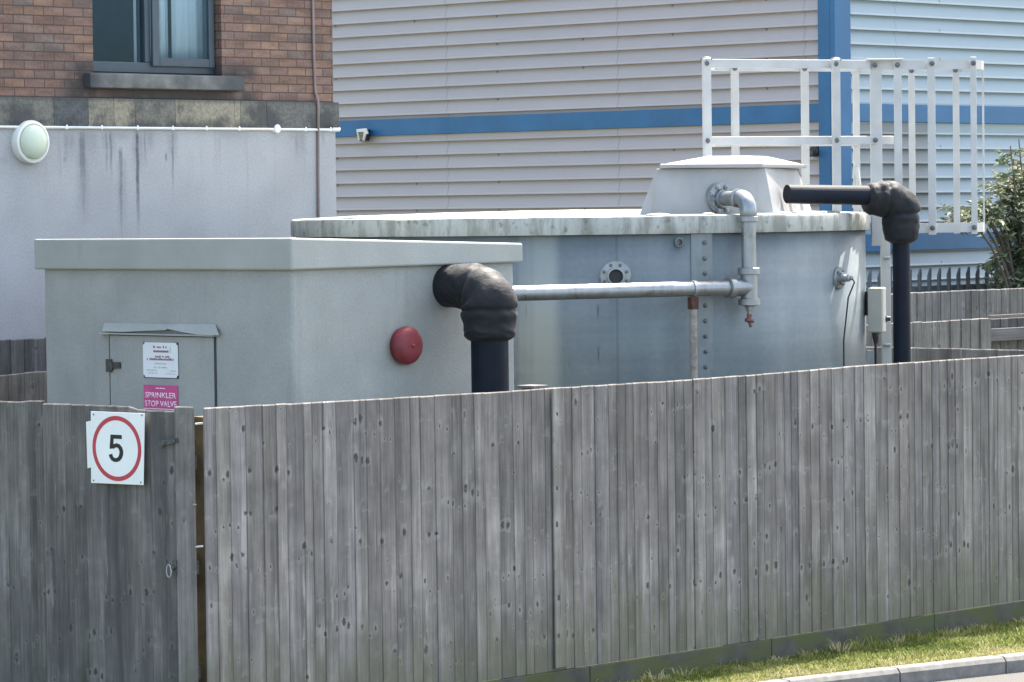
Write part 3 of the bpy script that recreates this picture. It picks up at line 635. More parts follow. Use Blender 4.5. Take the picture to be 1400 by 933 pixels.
# ------------------------------------------------------------------ padded black pipes
def jacket(name, path, rads, parent, seed, seams):
    """stitched insulation bag: bulging tube with pinched seams and wrinkles"""
    n = len(path); N = 8; P, Rr = [], []
    for i in range(n-1):
        for j in range(N):
            f = j/N; P.append(Vector(path[i]).lerp(Vector(path[i+1]), f)); Rr.append(rads[i]+(rads[i+1]-rads[i])*f)
    P.append(Vector(path[-1])); Rr.append(rads[-1])
    for _ in range(4): P = [P[0]] + [(P[i-1]+P[i]*2+P[i+1])/4 for i in range(1,len(P)-1)] + [P[-1]]
    tot = len(P)-1
    def wob(i, k, p, a):
        s = i/tot; r = 1 + .09*mnoise.noise(p*8+Vector((seed,0,0))) + .05*mnoise.noise((p.x*16+math.cos(a)*3, p.y*16+math.sin(a)*3, p.z*16+seed)) + .07*abs(mnoise.noise((math.cos(a)*2.2+s*11, math.sin(a)*2.2-s*7, seed*3)))
        for q in seams: r -= .10*math.exp(-((s-q)/.013)**2); r += .05*math.exp(-((abs(s-q)-.055)/.035)**2); r += .05*abs(math.sin(a*6+3*mnoise.noise((s*6,a,seed))))*math.exp(-((s-q)/.06)**2)*(.5+mnoise.noise((a*1.3,seed,s*3)))
        return r
    bm = NB(); tube(bm, P, Rr, 48, True, wob); return obj(name, bm, M['black_bag'], parent, smooth=True)
f0 = hy(611, 391.5, BY0); out = .40
v0 = Vector((f0.x, BY0-out, f0.z))
# choose how far the drop pipe stands off the wall so that it lands where the photograph has it
for i in range(40):
    out += (668.5 - proj((f0.x, BY0-out, f0.z))[0]) * .002
print('left pipe standoff', out)
t = thing('lagged_outlet_pipe', (f0.x, BY0-out, 0), 'thick black lagged pipe with padded elbow leaving the grey enclosure beside the red gong', 'pipe')
e = Vector((f0.x, BY0-out, f0.z)); zb = hd(668, 470, 22.8).z
rP = .132
pth = [f0 + Y*.005, f0 - Y*out*.32, f0 - Y*out*.55 - Z*.0, e + Y*.075 - Z*.02, e - Z*.09, e - Z*.18, Vector((e.x, e.y, zb+.05)), Vector((e.x, e.y, zb+.01)), Vector((e.x, e.y, zb-.012))]
jacket('elbow_jacket', pth, [.134,.140,.150,.160,.168,.172,.172,.155,.12], t, 2.0, (.34,.58))
bm = NB(); zj = zb
cyl(bm, Vector((e.x, e.y, 0)), Vector((e.x, e.y, zj+.05)), .122, 40); obj('pipe', bm, M['black_pipe'], t, smooth=False, bevel=.004)
bm = NB(); lathe(bm, f0 + Y*.003, -Y, [(0,.136),(.03,.138),(.035,.12)], 40); obj('wall_collar', bm, M['black_bag'], t)

# right: level pipe from the hatch, padded elbow, drop pipe
s0 = hd(1076, 265.5, 26.35); s1 = hd(1188, 267.5, 26.6); e2 = hd(1231.5, 270, 26.7)
t = thing('lagged_inlet_pipe', (e2.x, e2.y, 0), 'slimmer black lagged pipe running from the tank hatch and down beside the ladder', 'pipe')
dd = (e2 - s0).normalized(); dd.z = 0; dd.normalize()
k = 26.6/5000
bm = NB(); tube(bm, [s0, s0 + (s1-s0)*.3, s0 + (s1-s0)*.65, s1 + dd*.03], [.068,.070,.071,.072], 28, True, lambda i,k_,p,a: 1+.02*mnoise.noise((p.x*9, a*2, p.z*9))); obj('level_pipe', bm, M['black_pipe'], t, smooth=False)
ztop, zbot = hd(1231, 262, 26.7).z, hd(1231, 333, 26.7).z
E = Vector((e2.x, e2.y, hd(1231,272,26.7).z))
s1 = hd(1184, 272, 26.6)
pth = [s1 - dd*.005, s1 + dd*.02, s1 + dd*.09, E - dd*.10, E - Z*.05, E - Z*.12, E - Z*.2, Vector((E.x,E.y,zbot+.025)), Vector((E.x,E.y,zbot))]
jacket('elbow_jacket', pth, [.085,.112,.122,.13,.135,.134,.130,.118,.07], t, 5.0, (.33,.60))
bm = NB(); cyl(bm, Vector((E.x,E.y,0)), Vector((E.x,E.y,zbot+.04)), .064, 28); obj('pipe', bm, M['black_pipe'], t)

# ------------------------------------------------------------------ round steel water tank
TC = hd(794, 400, 27.5); TC.z = 0; TR = 2.135
LZ1 = hd(794, 296.5, 25.35).z; LZ0 = hd(794, 321.5, 25.35).z
print('tank', TC, 'lid', LZ0, LZ1)
def tang(px, r=TR):                      # angle on the near side of the tank that projects to column px
    lo, hi = R(135), R(311)
    for _ in range(50):
        m = (lo+hi)/2; p = TC + Vector((math.cos(m), math.sin(m), 0))*r; p.z = 2.5
        if proj(p)[0] < px: lo = m
        else: hi = m
    return (lo+hi)/2
def tp(a, z, r=TR): return Vector((TC.x+math.cos(a)*r, TC.y+math.sin(a)*r, z))
def tz(a, py, r=TR):                     # height on the shell seen at row py
    lo, hi = -1, 5
    for _ in range(50):
        m = (lo+hi)/2
        if proj(tp(a, m, r))[1] > py: lo = m
        else: hi = m
    return (lo+hi)/2
tk = thing('water_tank', (TC.x, TC.y, 0), 'large round galvanised steel water tank with mossy pale lid behind the grey enclosure', 'tank')
# shell material: galvanised sheet with vertical runs, seams and a few drips (u = metres round the shell, v = height)
g = G('tank_galvanised_sheet', .3, .15, .25); u, v, _ = g.xyz(g.uv())
n1 = g.noise(g.vec(g.math('MULTIPLY', u, 2.2), g.math('MULTIPLY', v, 2.0), 0), 1, 5); n2 = g.noise(g.vec(g.math('MULTIPLY', u, 4.5), g.math('MULTIPLY', v, .25), 4), 1, 4); n3 = g.noise(g.vec(g.math('MULTIPLY', u, .6), g.math('MULTIPLY', v, 11.0), 2), 1, 3); n4 = g.noise(g.vec(u, v, 0), 26, 4)
f = g.math('ADD', g.math('ADD', g.math('MULTIPLY', n1, .35), g.math('MULTIPLY', n2, .3)), g.math('ADD', g.math('MULTIPLY', n3, .2), g.math('MULTIPLY', n4, .15)))
c = g.ramp(f, [(.34, (.125,.152,.162)), (.5, (.168,.198,.207)), (.66, (.235,.265,.265))])
UA = lambda px: (tang(px)-R(223))*TR
wob = g.math('MULTIPLY', g.math('SUBTRACT', g.noise(g.vec(0.0, g.math('MULTIPLY', v, 9.0), 1.0), 1, 2), .5), .014)
dr = None
for px, y0, y1, wd in ((817,415,442,.010),(817.5,419,422,.02),(817,472,505,.009),(817,473,480,.020),(724,494,500,.012),(719,415,441,.009),(719,416,421,.02),(776.5,497,503,.010),(725,476,480,.014),(880,381,386,.01),(748,360,363,.015),(702,520,526,.014),(749,325,331,.01),(756,521,524,.012)):
    a = tang(px); s = g.streak(u, v, UA(px), wd, tz(a, y0), tz(a, y1), wob); dr = s if dr is None else g.math('MAXIMUM', dr, s)
c = g.mix(g.math('MULTIPLY', dr, .8), c, (.06,.07,.075))
for px, wd, k in ((741,.15,.5),(843.5,.012,.5),(715,.05,.25)):            # pale vertical bands and a darker vertical joint
    d = g.rng(g.math('ABSOLUTE', g.math('SUBTRACT', g.math('ADD', u, g.math('MULTIPLY', g.math('SUBTRACT', n2, .5), .1 if wd > .04 else 0.0)), UA(px))), wd*.35, wd, k, 0); c = g.mix(d, c, (.40,.42,.37) if wd > .04 else (.10,.115,.125))
rs = g.streak(u, v, UA(952), .06, tz(tang(951), 405), tz(tang(951), 560), wob); c = g.mix(g.math('MULTIPLY', rs, .6), c, (.24,.18,.14))
g.base(c); g.rough(g.rng(n1, .3, .7, .40, .52)); g.bump(g.math('ADD', n1, g.math('MULTIPLY', n3, .5)), .10, .02); M['tank'] = g.m
bm = NB(); NS = 160
A = [[bm.verts.new(tp(2*math.pi*k/NS, z)) for k in range(NS)] for z in (0, 1.0, 2.0, LZ0+.03)]
for i in range(3):
    for k_ in range(NS): bm.faces.new((A[i][k_], A[i][(k_+1)%NS], A[i+1][(k_+1)%NS], A[i+1][k_]))
bm.faces.new(A[-1])
sh = obj('shell', bm, M['tank'], tk, smooth=True); sh.data.polygons[-1].use_smooth = False
me = sh.data; uvl = me.uv_layers.new(name='UVMap'); org = WL[sh.name]
for p in me.polygons:
    am = math.atan2(p.center.y+org.y-TC.y, p.center.x+org.x-TC.x)
    for li in p.loop_indices:
        c_ = me.vertices[me.loops[li].vertex_index].co + org; a = math.atan2(c_.y-TC.y, c_.x-TC.x)
        if a-am > math.pi: a -= 2*math.pi
        if am-a > math.pi: a += 2*math.pi
        q = a - R(223)
        am2 = am - R(223)
        if am2 < -math.pi: q += 2*math.pi
        uvl.data[li].uv = (q*TR, c_.z)
# lapped seam strip with its column of bolts
a0, a1 = tang(945, TR), tang(974, TR)
bm = NB(); n = 8
V = [[bm.verts.new(tp(a0+(a1-a0)*i/n, z, r)) for i in range(n+1)] for r, z in ((TR+.003,0),(TR+.006,.02),(TR+.006,LZ0-.003),(TR+.003,LZ0-.002))]
for q in range(3):
    for i in range(n): bm.faces.new((V[q][i],V[q][i+1],V[q+1][i+1],V[q+1][i]))
st = obj('seam_strip', bm, M['galv_dull'], tk, smooth=False)
for py in (332,353.5,374,418,439,460,481,502,523,544):
    a = tang(964, TR+.01); z = tz(a, py, TR+.01); d = Vector((math.cos(a), math.sin(a), 0))
    bm = NB(); lathe(bm, tp(a, z, TR+.006), d, [(0,.017),(.004,.017),(.006,.012),(.016,.011),(.018,.006)], 8); obj('bolt', bm, M['bolt'], tk)
def edge_bolt(px, py, r):
    a = tang(px, TR+.01); z = tz(a, py); d = Vector((math.cos(a), math.sin(a), 0)); bm = NB(); lathe(bm, tp(a, z), d, [(0,r),(.01,r),(.012,r*.5)], 10); obj('bolt', bm, M['bolt'], tk)
# lid: rim band with downstand and low domed roof
g = G('mossy_grp_tank_lid', .6, 0, .4); n = g.noise(g.pos, 3, 5); n2 = g.noise(g.scl(g.pos, (9,9,2.0)), 1, 5, .65); n3 = g.noise(g.pos, 16, 5)
c = g.ramp(n, [(.3, (.33,.35,.32)), (.7, (.43,.445,.41))])
c = g.mix(g.math('MULTIPLY', g.rng(n2, .42, .64), .75), c, (.17,.175,.145)); c = g.mix(g.math('MULTIPLY', g.rng(n3, .57, .70), .6), c, (.085,.088,.055))
g.base(c); g.bump(n3, .25, .01); M['tank_lid'] = g.m
prof = [(TR+.004, LZ0+.004),(TR+.006,LZ0),(TR+.032,LZ0),(TR+.036,LZ0+.02),(TR+.036,LZ1-.02),(TR+.028,LZ1-.004),(TR+.015,LZ1),(TR*.8,LZ1+.018),(TR*.5,LZ1+.034),(TR*.2,LZ1+.042),(.01,LZ1+.044)]
bm = NB(); rings = [[bm.verts.new(tp(2*math.pi*k_/NS, z + (.006*mnoise.noise((math.cos(2*math.pi*k_/NS)*6, math.sin(2*math.pi*k_/NS)*6, i*.5)) if i > 4 else 0), r)) for k_ in range(NS)] for i, (r, z) in enumerate(prof)]
for i in range(len(prof)-1):
    for k_ in range(NS): bm.faces.new((rings[i][k_], rings[i][(k_+1)%NS], rings[i+1][(k_+1)%NS], rings[i+1][k_]))
bm.faces.new(rings[-1]); obj('lid', bm, M['tank_lid'], tk, smooth=True).data.set_sharp_from_angle(angle=R(35))
# moss tufts along the rim (uneven white and green edge of the roof)
for i, (px, w_) in enumerate(((905,.10),(975,.05),(1078,.08),(1107,.11),(1133,.05),(1150,.07),(470,.09),(640,.05))):
    a = tang(px, TR); bm = NB(); bmesh.ops.create_icosphere(bm, subdivisions=2, radius=1)
    for v_ in bm.verts: 
        q = v_.co*(1+.3*mnoise.noise(v_.co*2.5+Vector((i,0,0)))); tdir = Vector((-math.sin(a), math.cos(a), 0)); rdir = Vector((math.cos(a), math.sin(a), 0))
        v_.co = tp(a, LZ1+.004, TR-.06) + tdir*q.x*w_ + rdir*q.y*.05 + Z*q.z*.014
    obj('moss_tuft', bm, M['tank_lid'], tk, smooth=True)
def flange(px, py, R1, bore, parent, name, extra=.05, nb=8, bolts=True):
    a = tang(px, TR+extra); z = tz(a, py, TR+extra); d = Vector((math.cos(a), math.sin(a), 0)); c_ = tp(a, z, TR-.01)
    bm = NB(); lathe(bm, c_, d, [(0,R1*1.0),(.022,R1*1.0),(.0225,R1*.96),(.03,R1*.95),(.031,R1*.55),(.055,R1*.55),(.056,bore),(.012,bore*.98)], 40); f_ = obj(name, bm, M['galv_pipe'], parent, bevel=.002)
    s = Vector((-d.y, d.x, 0))
    bm = NB(); lathe(bm, c_ + d*.0125, d, [(0,bore*.97),(.002,bore*.97)], 24); obj('bore', bm, M['dark_plastic'], f_)
    for k_ in range(nb):
        q = 2*math.pi*(k_+.5)/nb; p = c_ + d*.031 + (s*math.cos(q)+Z*math.sin(q))*R1*.76
        bm = NB(); lathe(bm, p, d, [(-.004,.013),(.006,.013),(.008,.007)], 6); obj('flange_bolt', bm, M['bolt'], f_)
    return a, z, d, c_
flange(842.5, 378.5, .112, .050, tk, 'nozzle_flange')
bm = NB(); a = tang(928); z = tz(a, 331.5); d = Vector((math.cos(a), math.sin(a), 0)); lathe(bm, tp(a, z, TR-.01), d, [(0,.034),(.03,.034),(.031,.022),(.012,.021)], 20); hb = obj('stub_boss', bm, M['bolt'], tk)
a, z, d, c_ = flange(1151, 380.5, .082, .02, tk, 'side_flange', extra=.03, nb=4)
bm = NB(); lathe(bm, c_ + d*.05, d, [(0,.028),(.05,.026),(.055,.018),(.075,.016)], 14); gl = obj('cable_gland', bm, M['galv'], tk)
cp = c_ + d*.12; tg = Vector((-d.y, d.x, 0))
bm = NB(); tube(bm, [c_ + d*.07, cp, cp + d*.02 - Z*.03, cp - d*.03 - Z*.14, cp - d*.06 - Z*.45 - tg*.02, Vector((cp.x-d.x*.075, cp.y-d.y*.075, .05))], .006, 8); obj('sensor_cable', bm, M['black_rubber'], tk, smooth=True)

# access hatch on the roof: sloping sides, chamfered right flank, overhanging lid with low dome
HA = tang(967, 1.88); hn = Vector((math.cos(HA), math.sin(HA), 0)); ht = Vector((-hn.y, hn.x, 0))
if ht.dot(rt) < 0: ht = -ht
H0 = TC + hn*1.88
def hpl(px, py, off=0.0):                # point on the hatch front plane
    d = ray(px, py); k_ = ((H0 + hn*off - CAMP).dot(hn)) / d.dot(hn); return CAMP + d*k_
def hl(p): q = p - H0; return q.dot(ht), p.z
uL0, _ = hl(hpl(873,294)); uL1, zTop = hl(hpl(902,231)); uR1, _ = hl(hpl(1051,230)); uR0, _ = hl(hpl(1058,293)); zB = LZ1-.01
P = lambda u, n_, z: H0 + ht*u + hn*n_ + Z*(z - H0.z)
HD = .78; chD = .72; chW = .78; uBL = uL0 + .55; uTL = uL1 + .50
print('hatch', uL0, uL1, uR1, uR0, zTop)
bm = NB()
bot = [P(uL0,0,zB),P(uR0,0,zB),P(uR0+chW,-chD,zB),P(uR0+chW,-HD,zB),P(uBL,-HD,zB)]
top = [P(uL1,-.05,zTop),P(uR1,-.05,zTop),P(uR1+chW*.90,-chD-.02,zTop),P(uR1+chW*.90,-HD+.05,zTop),P(uTL,-HD+.05,zTop)]
def loft(bm, B, T):
    b = [bm.verts.new(p) for p in B]; t_ = [bm.verts.new(p) for p in T]; n = len(B); bm.faces.new(b[::-1]); bm.faces.new(t_)
    for i in range(n): j = (i+1) % n; bm.faces.new((b[i], b[j], t_[j], t_[i]))
loft(bm, bot, top)
g = G('grey_grp_hatch', .5, 0, .4); n = g.noise(g.pos, 4, 5); n2 = g.noise(g.scl(g.pos, (7,7,1.6)), 1, 5, .6); c = g.ramp(n, [(.3, (.28,.285,.285)), (.7, (.335,.335,.335))]); g.base(g.mix(g.math('MULTIPLY', g.rng(n2, .55, .75), .35), c, (.22,.225,.18))); g.bump(g.noise(g.pos, 60, 3), .1, .005); M['hatch'] = g.m
hb_ = obj('hatch', bm, M['hatch'], tk, bevel=.02)
zr = zTop + .002
rim = [P(uL1-.0,.0,zr),P(uR1-.05,.0,zr),P(uR1+chW*.95,-chD+.04,zr),P(uR1+chW*.95,-HD,zr),P(uTL,-HD,zr)]
bm = NB(); prism(bm, rim, Z, .032); obj('hatch_lid', bm, M['hatch'], hb_, bevel=.008)
zd = zr + .0325; cx_ = sum((Vector(p) for p in rim), Vector())/5
bm = NB(); B = [Vector((p.x, p.y, zd)) + (Vector((cx_.x-p.x, cx_.y-p.y, 0)))*.06 for p in rim]; T = [Vector((p.x, p.y, hpl(1000,213.5,-.3).z)) + (Vector((cx_.x-p.x, cx_.y-p.y, 0)))*.60 for p in rim]
loft(bm, B, T); obj('hatch_dome', bm, M['hatch'], hb_, bevel=.02)

# ------------------------------------------------------------------ galvanised overflow pipework
gpz = hpl(988, 270, .0); 
def front_pt(px, py, nn): return hpl(px, py, nn)
F0 = front_pt(984, 272, -.02)
# run outwards along the hatch normal until it is clear of the lid
L = (TR + .13) - (F0 - TC).dot(hn); L = max(.3, L)
for i in range(60): L += (1023 - proj(F0 + hn*L + ht*0)[0])*.001
EL = F0 + hn*L; print('elbow radius from tank centre', Vector((EL.x-TC.x, EL.y-TC.y, 0)).length, 'L', L, proj(EL))
tzp = lambda py: hd(1023, py, (EL-CAMP).dot(fh)).z
gpipe = thing('galvanised_pipe', (EL.x, EL.y, tzp(445)), 'shiny galvanised pipe dropping from the tank hatch and running level into the grey enclosure', 'pipe')
PR = .052
zA = F0.z; 
bm = NB(); lathe(bm, F0 + hn*.0, hn, [(-.02,.115),(.012,.115),(.013,.111),(.03,.11),(.031,.07),(.07,.064)], 36); fl = obj('flange', bm, M['galv_pipe'], gpipe, bevel=.002)
for k_ in range(8):
    q = 2*math.pi*(k_+.5)/8; p = F0 + hn*.031 + (ht*math.cos(q)+Z*math.sin(q))*.088
    bm = NB(); lathe(bm, p, hn, [(-.004,.017),(.014,.017),(.015,.009),(.026,.009)], 6); obj('flange_bolt', bm, M['galv'], fl)
bm = NB(); cyl(bm, F0 + hn*.02, EL - hn*.10, PR, 28); obj('outlet_pipe', bm, M['galv_pipe'], gpipe)
C_ = EL - hn*.095 - Z*.095
bm = NB(); tube(bm, [EL - hn*.13] + arc(C_, Z, hn, .095, 0, math.pi/2, 12) + [EL - Z*.15], .060, 28); el = obj('elbow', bm, M['galv_pipe'], gpipe, smooth=False, bevel=.0)
for p in el.data.polygons: p.use_smooth = len(p.vertices) == 4
def collar(p, d, r0, h, parent, name='collar', mat='galv_pipe'):
    bm = NB(); lathe(bm, Vector(p) - Vector(d)*h/2, d, [(0,r0*.86),(.004,r0),(h-.004,r0),(h,r0*.86)], 28); return obj(name, bm, M[mat], parent)
collar(EL - hn*.125, hn, .069, .03, el); collar(EL - Z*.145, Z, .071, .04, el)
zT = tzp(393)      # tee height
bm = NB(); cyl(bm, Vector((EL.x,EL.y,tzp(372))), EL - Z*.13, PR, 28); obj('down_pipe', bm, M['galv_pipe'], gpipe)
bm = NB(); cyl(bm, Vector((EL.x,EL.y,tzp(413))), Vector((EL.x,EL.y,tzp(372))), .060, 28); tee = obj('tee_fitting', bm, M['galv_pipe'], gpipe)
collar((EL.x,EL.y,tzp(371)), Z, .078, .05, tee); collar((EL.x,EL.y,tzp(413)), Z, .078, .05, tee)
PE = Vector((BX1-.05, BY0+.16, zT)); dT = Vector((PE.x-EL.x, PE.y-EL.y, 0)); LT = dT.length; dT.normalize()
tee_c = Vector((EL.x, EL.y, zT))
bm = NB(); cyl(bm, tee_c, tee_c + dT*.15, .060, 28); obj('tee_branch', bm, M['galv_pipe'], tee)
collar(tee_c + dT*.16, dT, .074, .05, tee)
bm = NB(); cyl(bm, tee_c + dT*.16, PE, PR, 28); lp = obj('level_pipe', bm, M['galv_pipe'], gpipe)
bm = NB(); p0 = Vector((EL.x,EL.y,tzp(419))); lathe(bm, p0, -Z, [(-.03,.055),(0,.05),(.004,.034),(.03,.032),(.032,.022),(.055,.02)], 6); dc = obj('reducer', bm, M['galv_pipe'], gpipe)
bm = NB(); q = p0 - Z*.055; lathe(bm, q, -Z, [(0,.018),(.03,.02),(.045,.024),(.06,.012)], 14); cyl(bm, q - Z*.04 - ht*.03, q - Z*.05 + ht*.03, .014, 10); tube(bm, [q - Z*.05, q - Z*.07 + ht*.006, q - Z*.09 + ht*.012], .012, 10); obj('drain_cock', bm, M['copper'], gpipe)
# rusty prop under the level pipe with its clamp
fq = 0.0
for i in range(80): fq += (proj(tee_c + dT*fq)[0] - 947.5)*.0008
sp = tee_c + dT*fq; t = thing('pipe_support_post', (sp.x, sp.y, 0), 'rust streaked post with brown rusty head propping the galvanised pipe', 'post')
bm = NB(); cyl(bm, Vector((sp.x,sp.y,0)), Vector((sp.x,sp.y,sp.z-.10)), .026, 16); obj('post', bm, M['zinc_post'], t)
bm = NB(); obx(bm, Vector((sp.x,sp.y,sp.z-.10)), dT, Vector((-dT.y,dT.x,0)), Z, .062, .055, .085); obj('rusty_head', bm, M['rust'], t, bevel=.006)
bm = NB(); lathe(bm, sp - dT*.014, dT, [(0,.0535),(0,.058),(.028,.058),(.028,.0535)], 28); obj('clamp', bm, M['galv'], t)

# ------------------------------------------------------------------ guard rail round the hatch
W = lambda px, py, Yd: hd(px, py, Yd)
GZ, GM_ = W(967,87,26.75).z, W(967,193,26.75).z
gr = thing('guard_rail', (W(1060,200,27.3).x, W(1060,200,27.3).y, LZ1), 'pale flat-bar guard rail standing on the tank roof behind the hatch', 'guard rail')
def at(px, Yd, z): p = hd(px, 200, Yd); return Vector((p.x, p.y, z))
FL, FM, FRt = (962.5,26.75), (1143,27.17), (1221,27.36); RL, RM, RR = (976,27.42), (1100,27.75), (1172,27.95)
def gbar(name, a, b, wid, thk, side, parent=gr): 
    bm = NB(); bar(bm, a, b, wid, thk, side); return obj(name, bm, M['galv_bright'], parent, bevel=.004)
fdir = (at(*FRt,0)-at(*FL,0)).normalized()
for z, end in ((GZ,(1190,27.29)),(GM_,FRt)):
    gbar('front_rail', at(*FL,z), at(*end,z), .062, .03, Z)
    gbar('rear_rail', at(*RL,z), at(*RR,z), .062, .03, Z)
    gbar('side_rail', at(965,26.80,z-.004), at(*RL,z-.004), .055, .028, Z)
for (px, Yd) in ((967,26.71),(1143.5,27.13)): gbar('post', at(px,Yd,LZ1-.02), at(px,Yd,GZ+.034), .064, .03, fdir)
for (px, Yd) in ((1005.5,27.46),(1101,27.71)): gbar('post', at(px,Yd,LZ1-.02), at(px,Yd,GZ-.0), .058, .03, fdir)
for (px, Yd, z) in ((967,26.71,GZ),(1143.5,27.13,GZ),(967,26.71,GM_),(1143.5,27.13,GM_),(1005.5,27.44,GZ-.012),(1101,27.69,GZ-.012)):
    bm = NB(); lathe(bm, at(px,Yd,z) - fh*.014, -fh, [(0,.021),(.004,.021),(.006,.014),(.014,.013),(.016,.006)], 8); obj('bolt', bm, M['bolt'], gr)
for (px, Yd) in ((967,26.75),(1143.5,27.17)):
    bm = NB(); lathe(bm, at(px,Yd+.02,GZ+.026), Z, [(0,.044),(.012,.042),(.022,.028),(.026,.008)], 14); obj('post_end_cap', bm, M['dark_plastic'], gr)

# ------------------------------------------------------------------ caged ladder
LN = (1204,27.32); LF = (1172,27.98)
ld = thing('caged_ladder', at(*LN,0), 'tall pale caged access ladder fixed to the right side of the tank', 'ladder')
def lb(name, a, b, wid, thk, side, parent=ld): return gbar(name, a, b, wid, thk, side, parent)
for (px, Yd, wd) in ((1198,27.32,.085),(1171,27.98,.05)):
    lb('stile', at(px,Yd,LZ1-.25 if px > 1180 else LZ1), at(px,Yd,GZ+.03), wd, .05, rt)
lb('stile', at(1210.5,27.40,0), at(1209,27.40,LZ1+.05), .07, .045, rt); lb('stile', at(1208,28.05,0), at(1208,28.05,LZ1-.25), .05, .045, rt)
bm = NB(); tube(bm, [at(1176,27.9,LZ1-.02), at(1174,27.9,LZ1+.2), at(1171,27.95,LZ1+.34)], .018, 10); obj('foot_brace', bm, M['galv_bright'], ld)
z = .3
while z < LZ1-.1:
    bm = NB(); a, b = at(1210,27.42,z), at(1208,28.04,z); cyl(bm, a - (b-a).normalized()*.03, b, .014, 12); obj('rung', bm, M['galv_bright'], ld); z += .28
for py in (353, 472):
    zz = W(1212, py, 27.36).z; bm = NB(); cyl(bm, at(1207,27.36,zz), at(1214.5,27.36,zz), .012, 10); obj('fixing_pin', bm, M['galv'], ld)
# cage hoops: near side, rounded outer end, far side
def hoop(z, name, x0n, x0f):
    pts = [at(x0n,27.30,z), at(1228,27.30,z), at(1275,27.32,z), at(1312,27.33,z), at(1333,27.37,z), at(1342,27.50,z), at(1345,27.66,z), at(1341,27.82,z), at(1330,27.93,z), at(1307,27.98,z), at(1247,27.98,z), at(x0f,27.98,z)]
    bm = NB(); h, tk_ = .034, .010; c_ = sum(pts, Vector())/len(pts); I, O = [], []
    for i, p in enumerate(pts):
        d = (pts[min(i+1,len(pts)-1)]-pts[max(i-1,0)]).normalized(); nn = Vector((d.y,-d.x,0)); nn = nn if nn.dot(p-c_) > 0 else -nn
        I.append((bm.verts.new(p-nn*tk_/2-Z*h), bm.verts.new(p-nn*tk_/2+Z*h))); O.append((bm.verts.new(p+nn*tk_/2-Z*h), bm.verts.new(p+nn*tk_/2+Z*h)))
    for i in range(len(pts)-1):
        for f_ in ((O[i][0],O[i+1][0],O[i+1][1],O[i][1]),(I[i+1][0],I[i][0],I[i][1],I[i+1][1]),(O[i][1],O[i+1][1],I[i+1][1],I[i][1]),(I[i][0],I[i+1][0],O[i+1][0],O[i][0])): bm.faces.new(f_)
    for i in (0, len(pts)-1): bm.faces.new((O[i][0],O[i][1],I[i][1],I[i][0]))
    return obj(name, bm, M['galv_bright'], ld)
ZU, ZL = W(1280,88.5,27.3).z, W(1280,312,27.3).z; ZMd = W(1280,193,27.3).z
hoop(ZU, 'hoop', 1190, 1172); hoop(ZL, 'hoop', 1230, 1230)
bm = NB(); bx_ = at(1188,27.26,ZU+.045); bar(bm, at(1186,27.27,ZU+.041), at(1236,27.27,ZU+.041), .05, .012, fh); obj('hoop_bracket', bm, M['galv_bright'], ld, bevel=.003)
zs = ZL-.05
for (px, Yd, wd, top_, sdv) in ((1228,27.275,.058,.045,rt),(1274,27.29,.058,.05,rt),(1331.5,27.34,.046,.055,rt),(1247,27.95,.05,-.0,rt),(1307.5,27.95,.05,.0,rt),(1344.5,27.66,.05,.0,fh)):
    lb('cage_strap', at(px,Yd,zs if px not in (1228,1247) else zs+.02), at(px,Yd,ZU+top_), wd, .010, sdv)
for (px, Yd, z) in ((1197,27.27,ZU),(1228,27.262,ZU),(1275,27.275,ZU+.008),(1331.5,27.325,ZU+.008),(1247,27.935,ZU-.02),(1307,27.935,ZU-.02),(1274,27.275,ZL),(1331,27.325,ZL),(1197,27.27,GM_)):
    bm = NB(); lathe(bm, at(px,Yd,z), -fh, [(0,.02),(.004,.02),(.006,.013),(.016,.012),(.018,.006)], 8); obj('bolt', bm, M['bolt'], ld)
bm = NB(); tube(bm, [at(1345,27.66,ZL-.03), at(1347,27.66,ZL+.02)], .012, 8); obj('hoop_end_pin', bm, M['galv'], ld)

# junction box on the ladder stile
jb = W(1199, 424, 27.05); t = thing('junction_box', (jb.x, jb.y, jb.z-.17), 'beige weatherproof junction box with cable tail fixed to the ladder stile', 'junction box')
jr = (rt*.93 - fh*.36).normalized(); jn = Vector((jr.y, -jr.x, 0)); jn = jn if jn.dot(fh) < 0 else -jn
bm = NB(); obx(bm, jb, jr, jn, Z, .118, .10, .335); obj('case', bm, M['beige_box'], t, bevel=.012)
bm = NB(); obx(bm, jb + jn*.056, jr, jn, Z, .108, .012, .322); obj('cover', bm, M['beige_box'], t, bevel=.004)
bm = NB(); obx(bm, W(1187,415,27.12), rt, fh, Z, .05, .05, .18); obx(bm, W(1185,409,27.12), rt, fh, Z, .03, .06, .09); obj('wall_bracket', bm, M['dark_plastic'], t, bevel=.006)
bm = NB(); p = W(1211,436,27.08); lathe(bm, p - rt*.02, rt, [(0,.04),(.02,.036),(.03,.02),(.055,.016)], 14); obj('side_gland', bm, M['dark_plastic'], t)
bm = NB(); p = W(1197,455,27.05); lathe(bm, p, -Z, [(-.01,.026),(.03,.026),(.06,.018),(.085,.012)], 14); obj('cable_gland', bm, M['dark_plastic'], t)
bm = NB(); tube(bm, [p - Z*.07, p - Z*.3, p - Z*.6 + rt*.01, Vector((p.x, p.y, .05))], .010, 10); obj('cable', bm, M['black_rubber'], t)
bm = NB(); bar(bm, at(1189,27.2,0), at(1189,27.2,LZ0-.9), .07, .02, rt); obj('mounting_channel', bm, M['galv'], t)

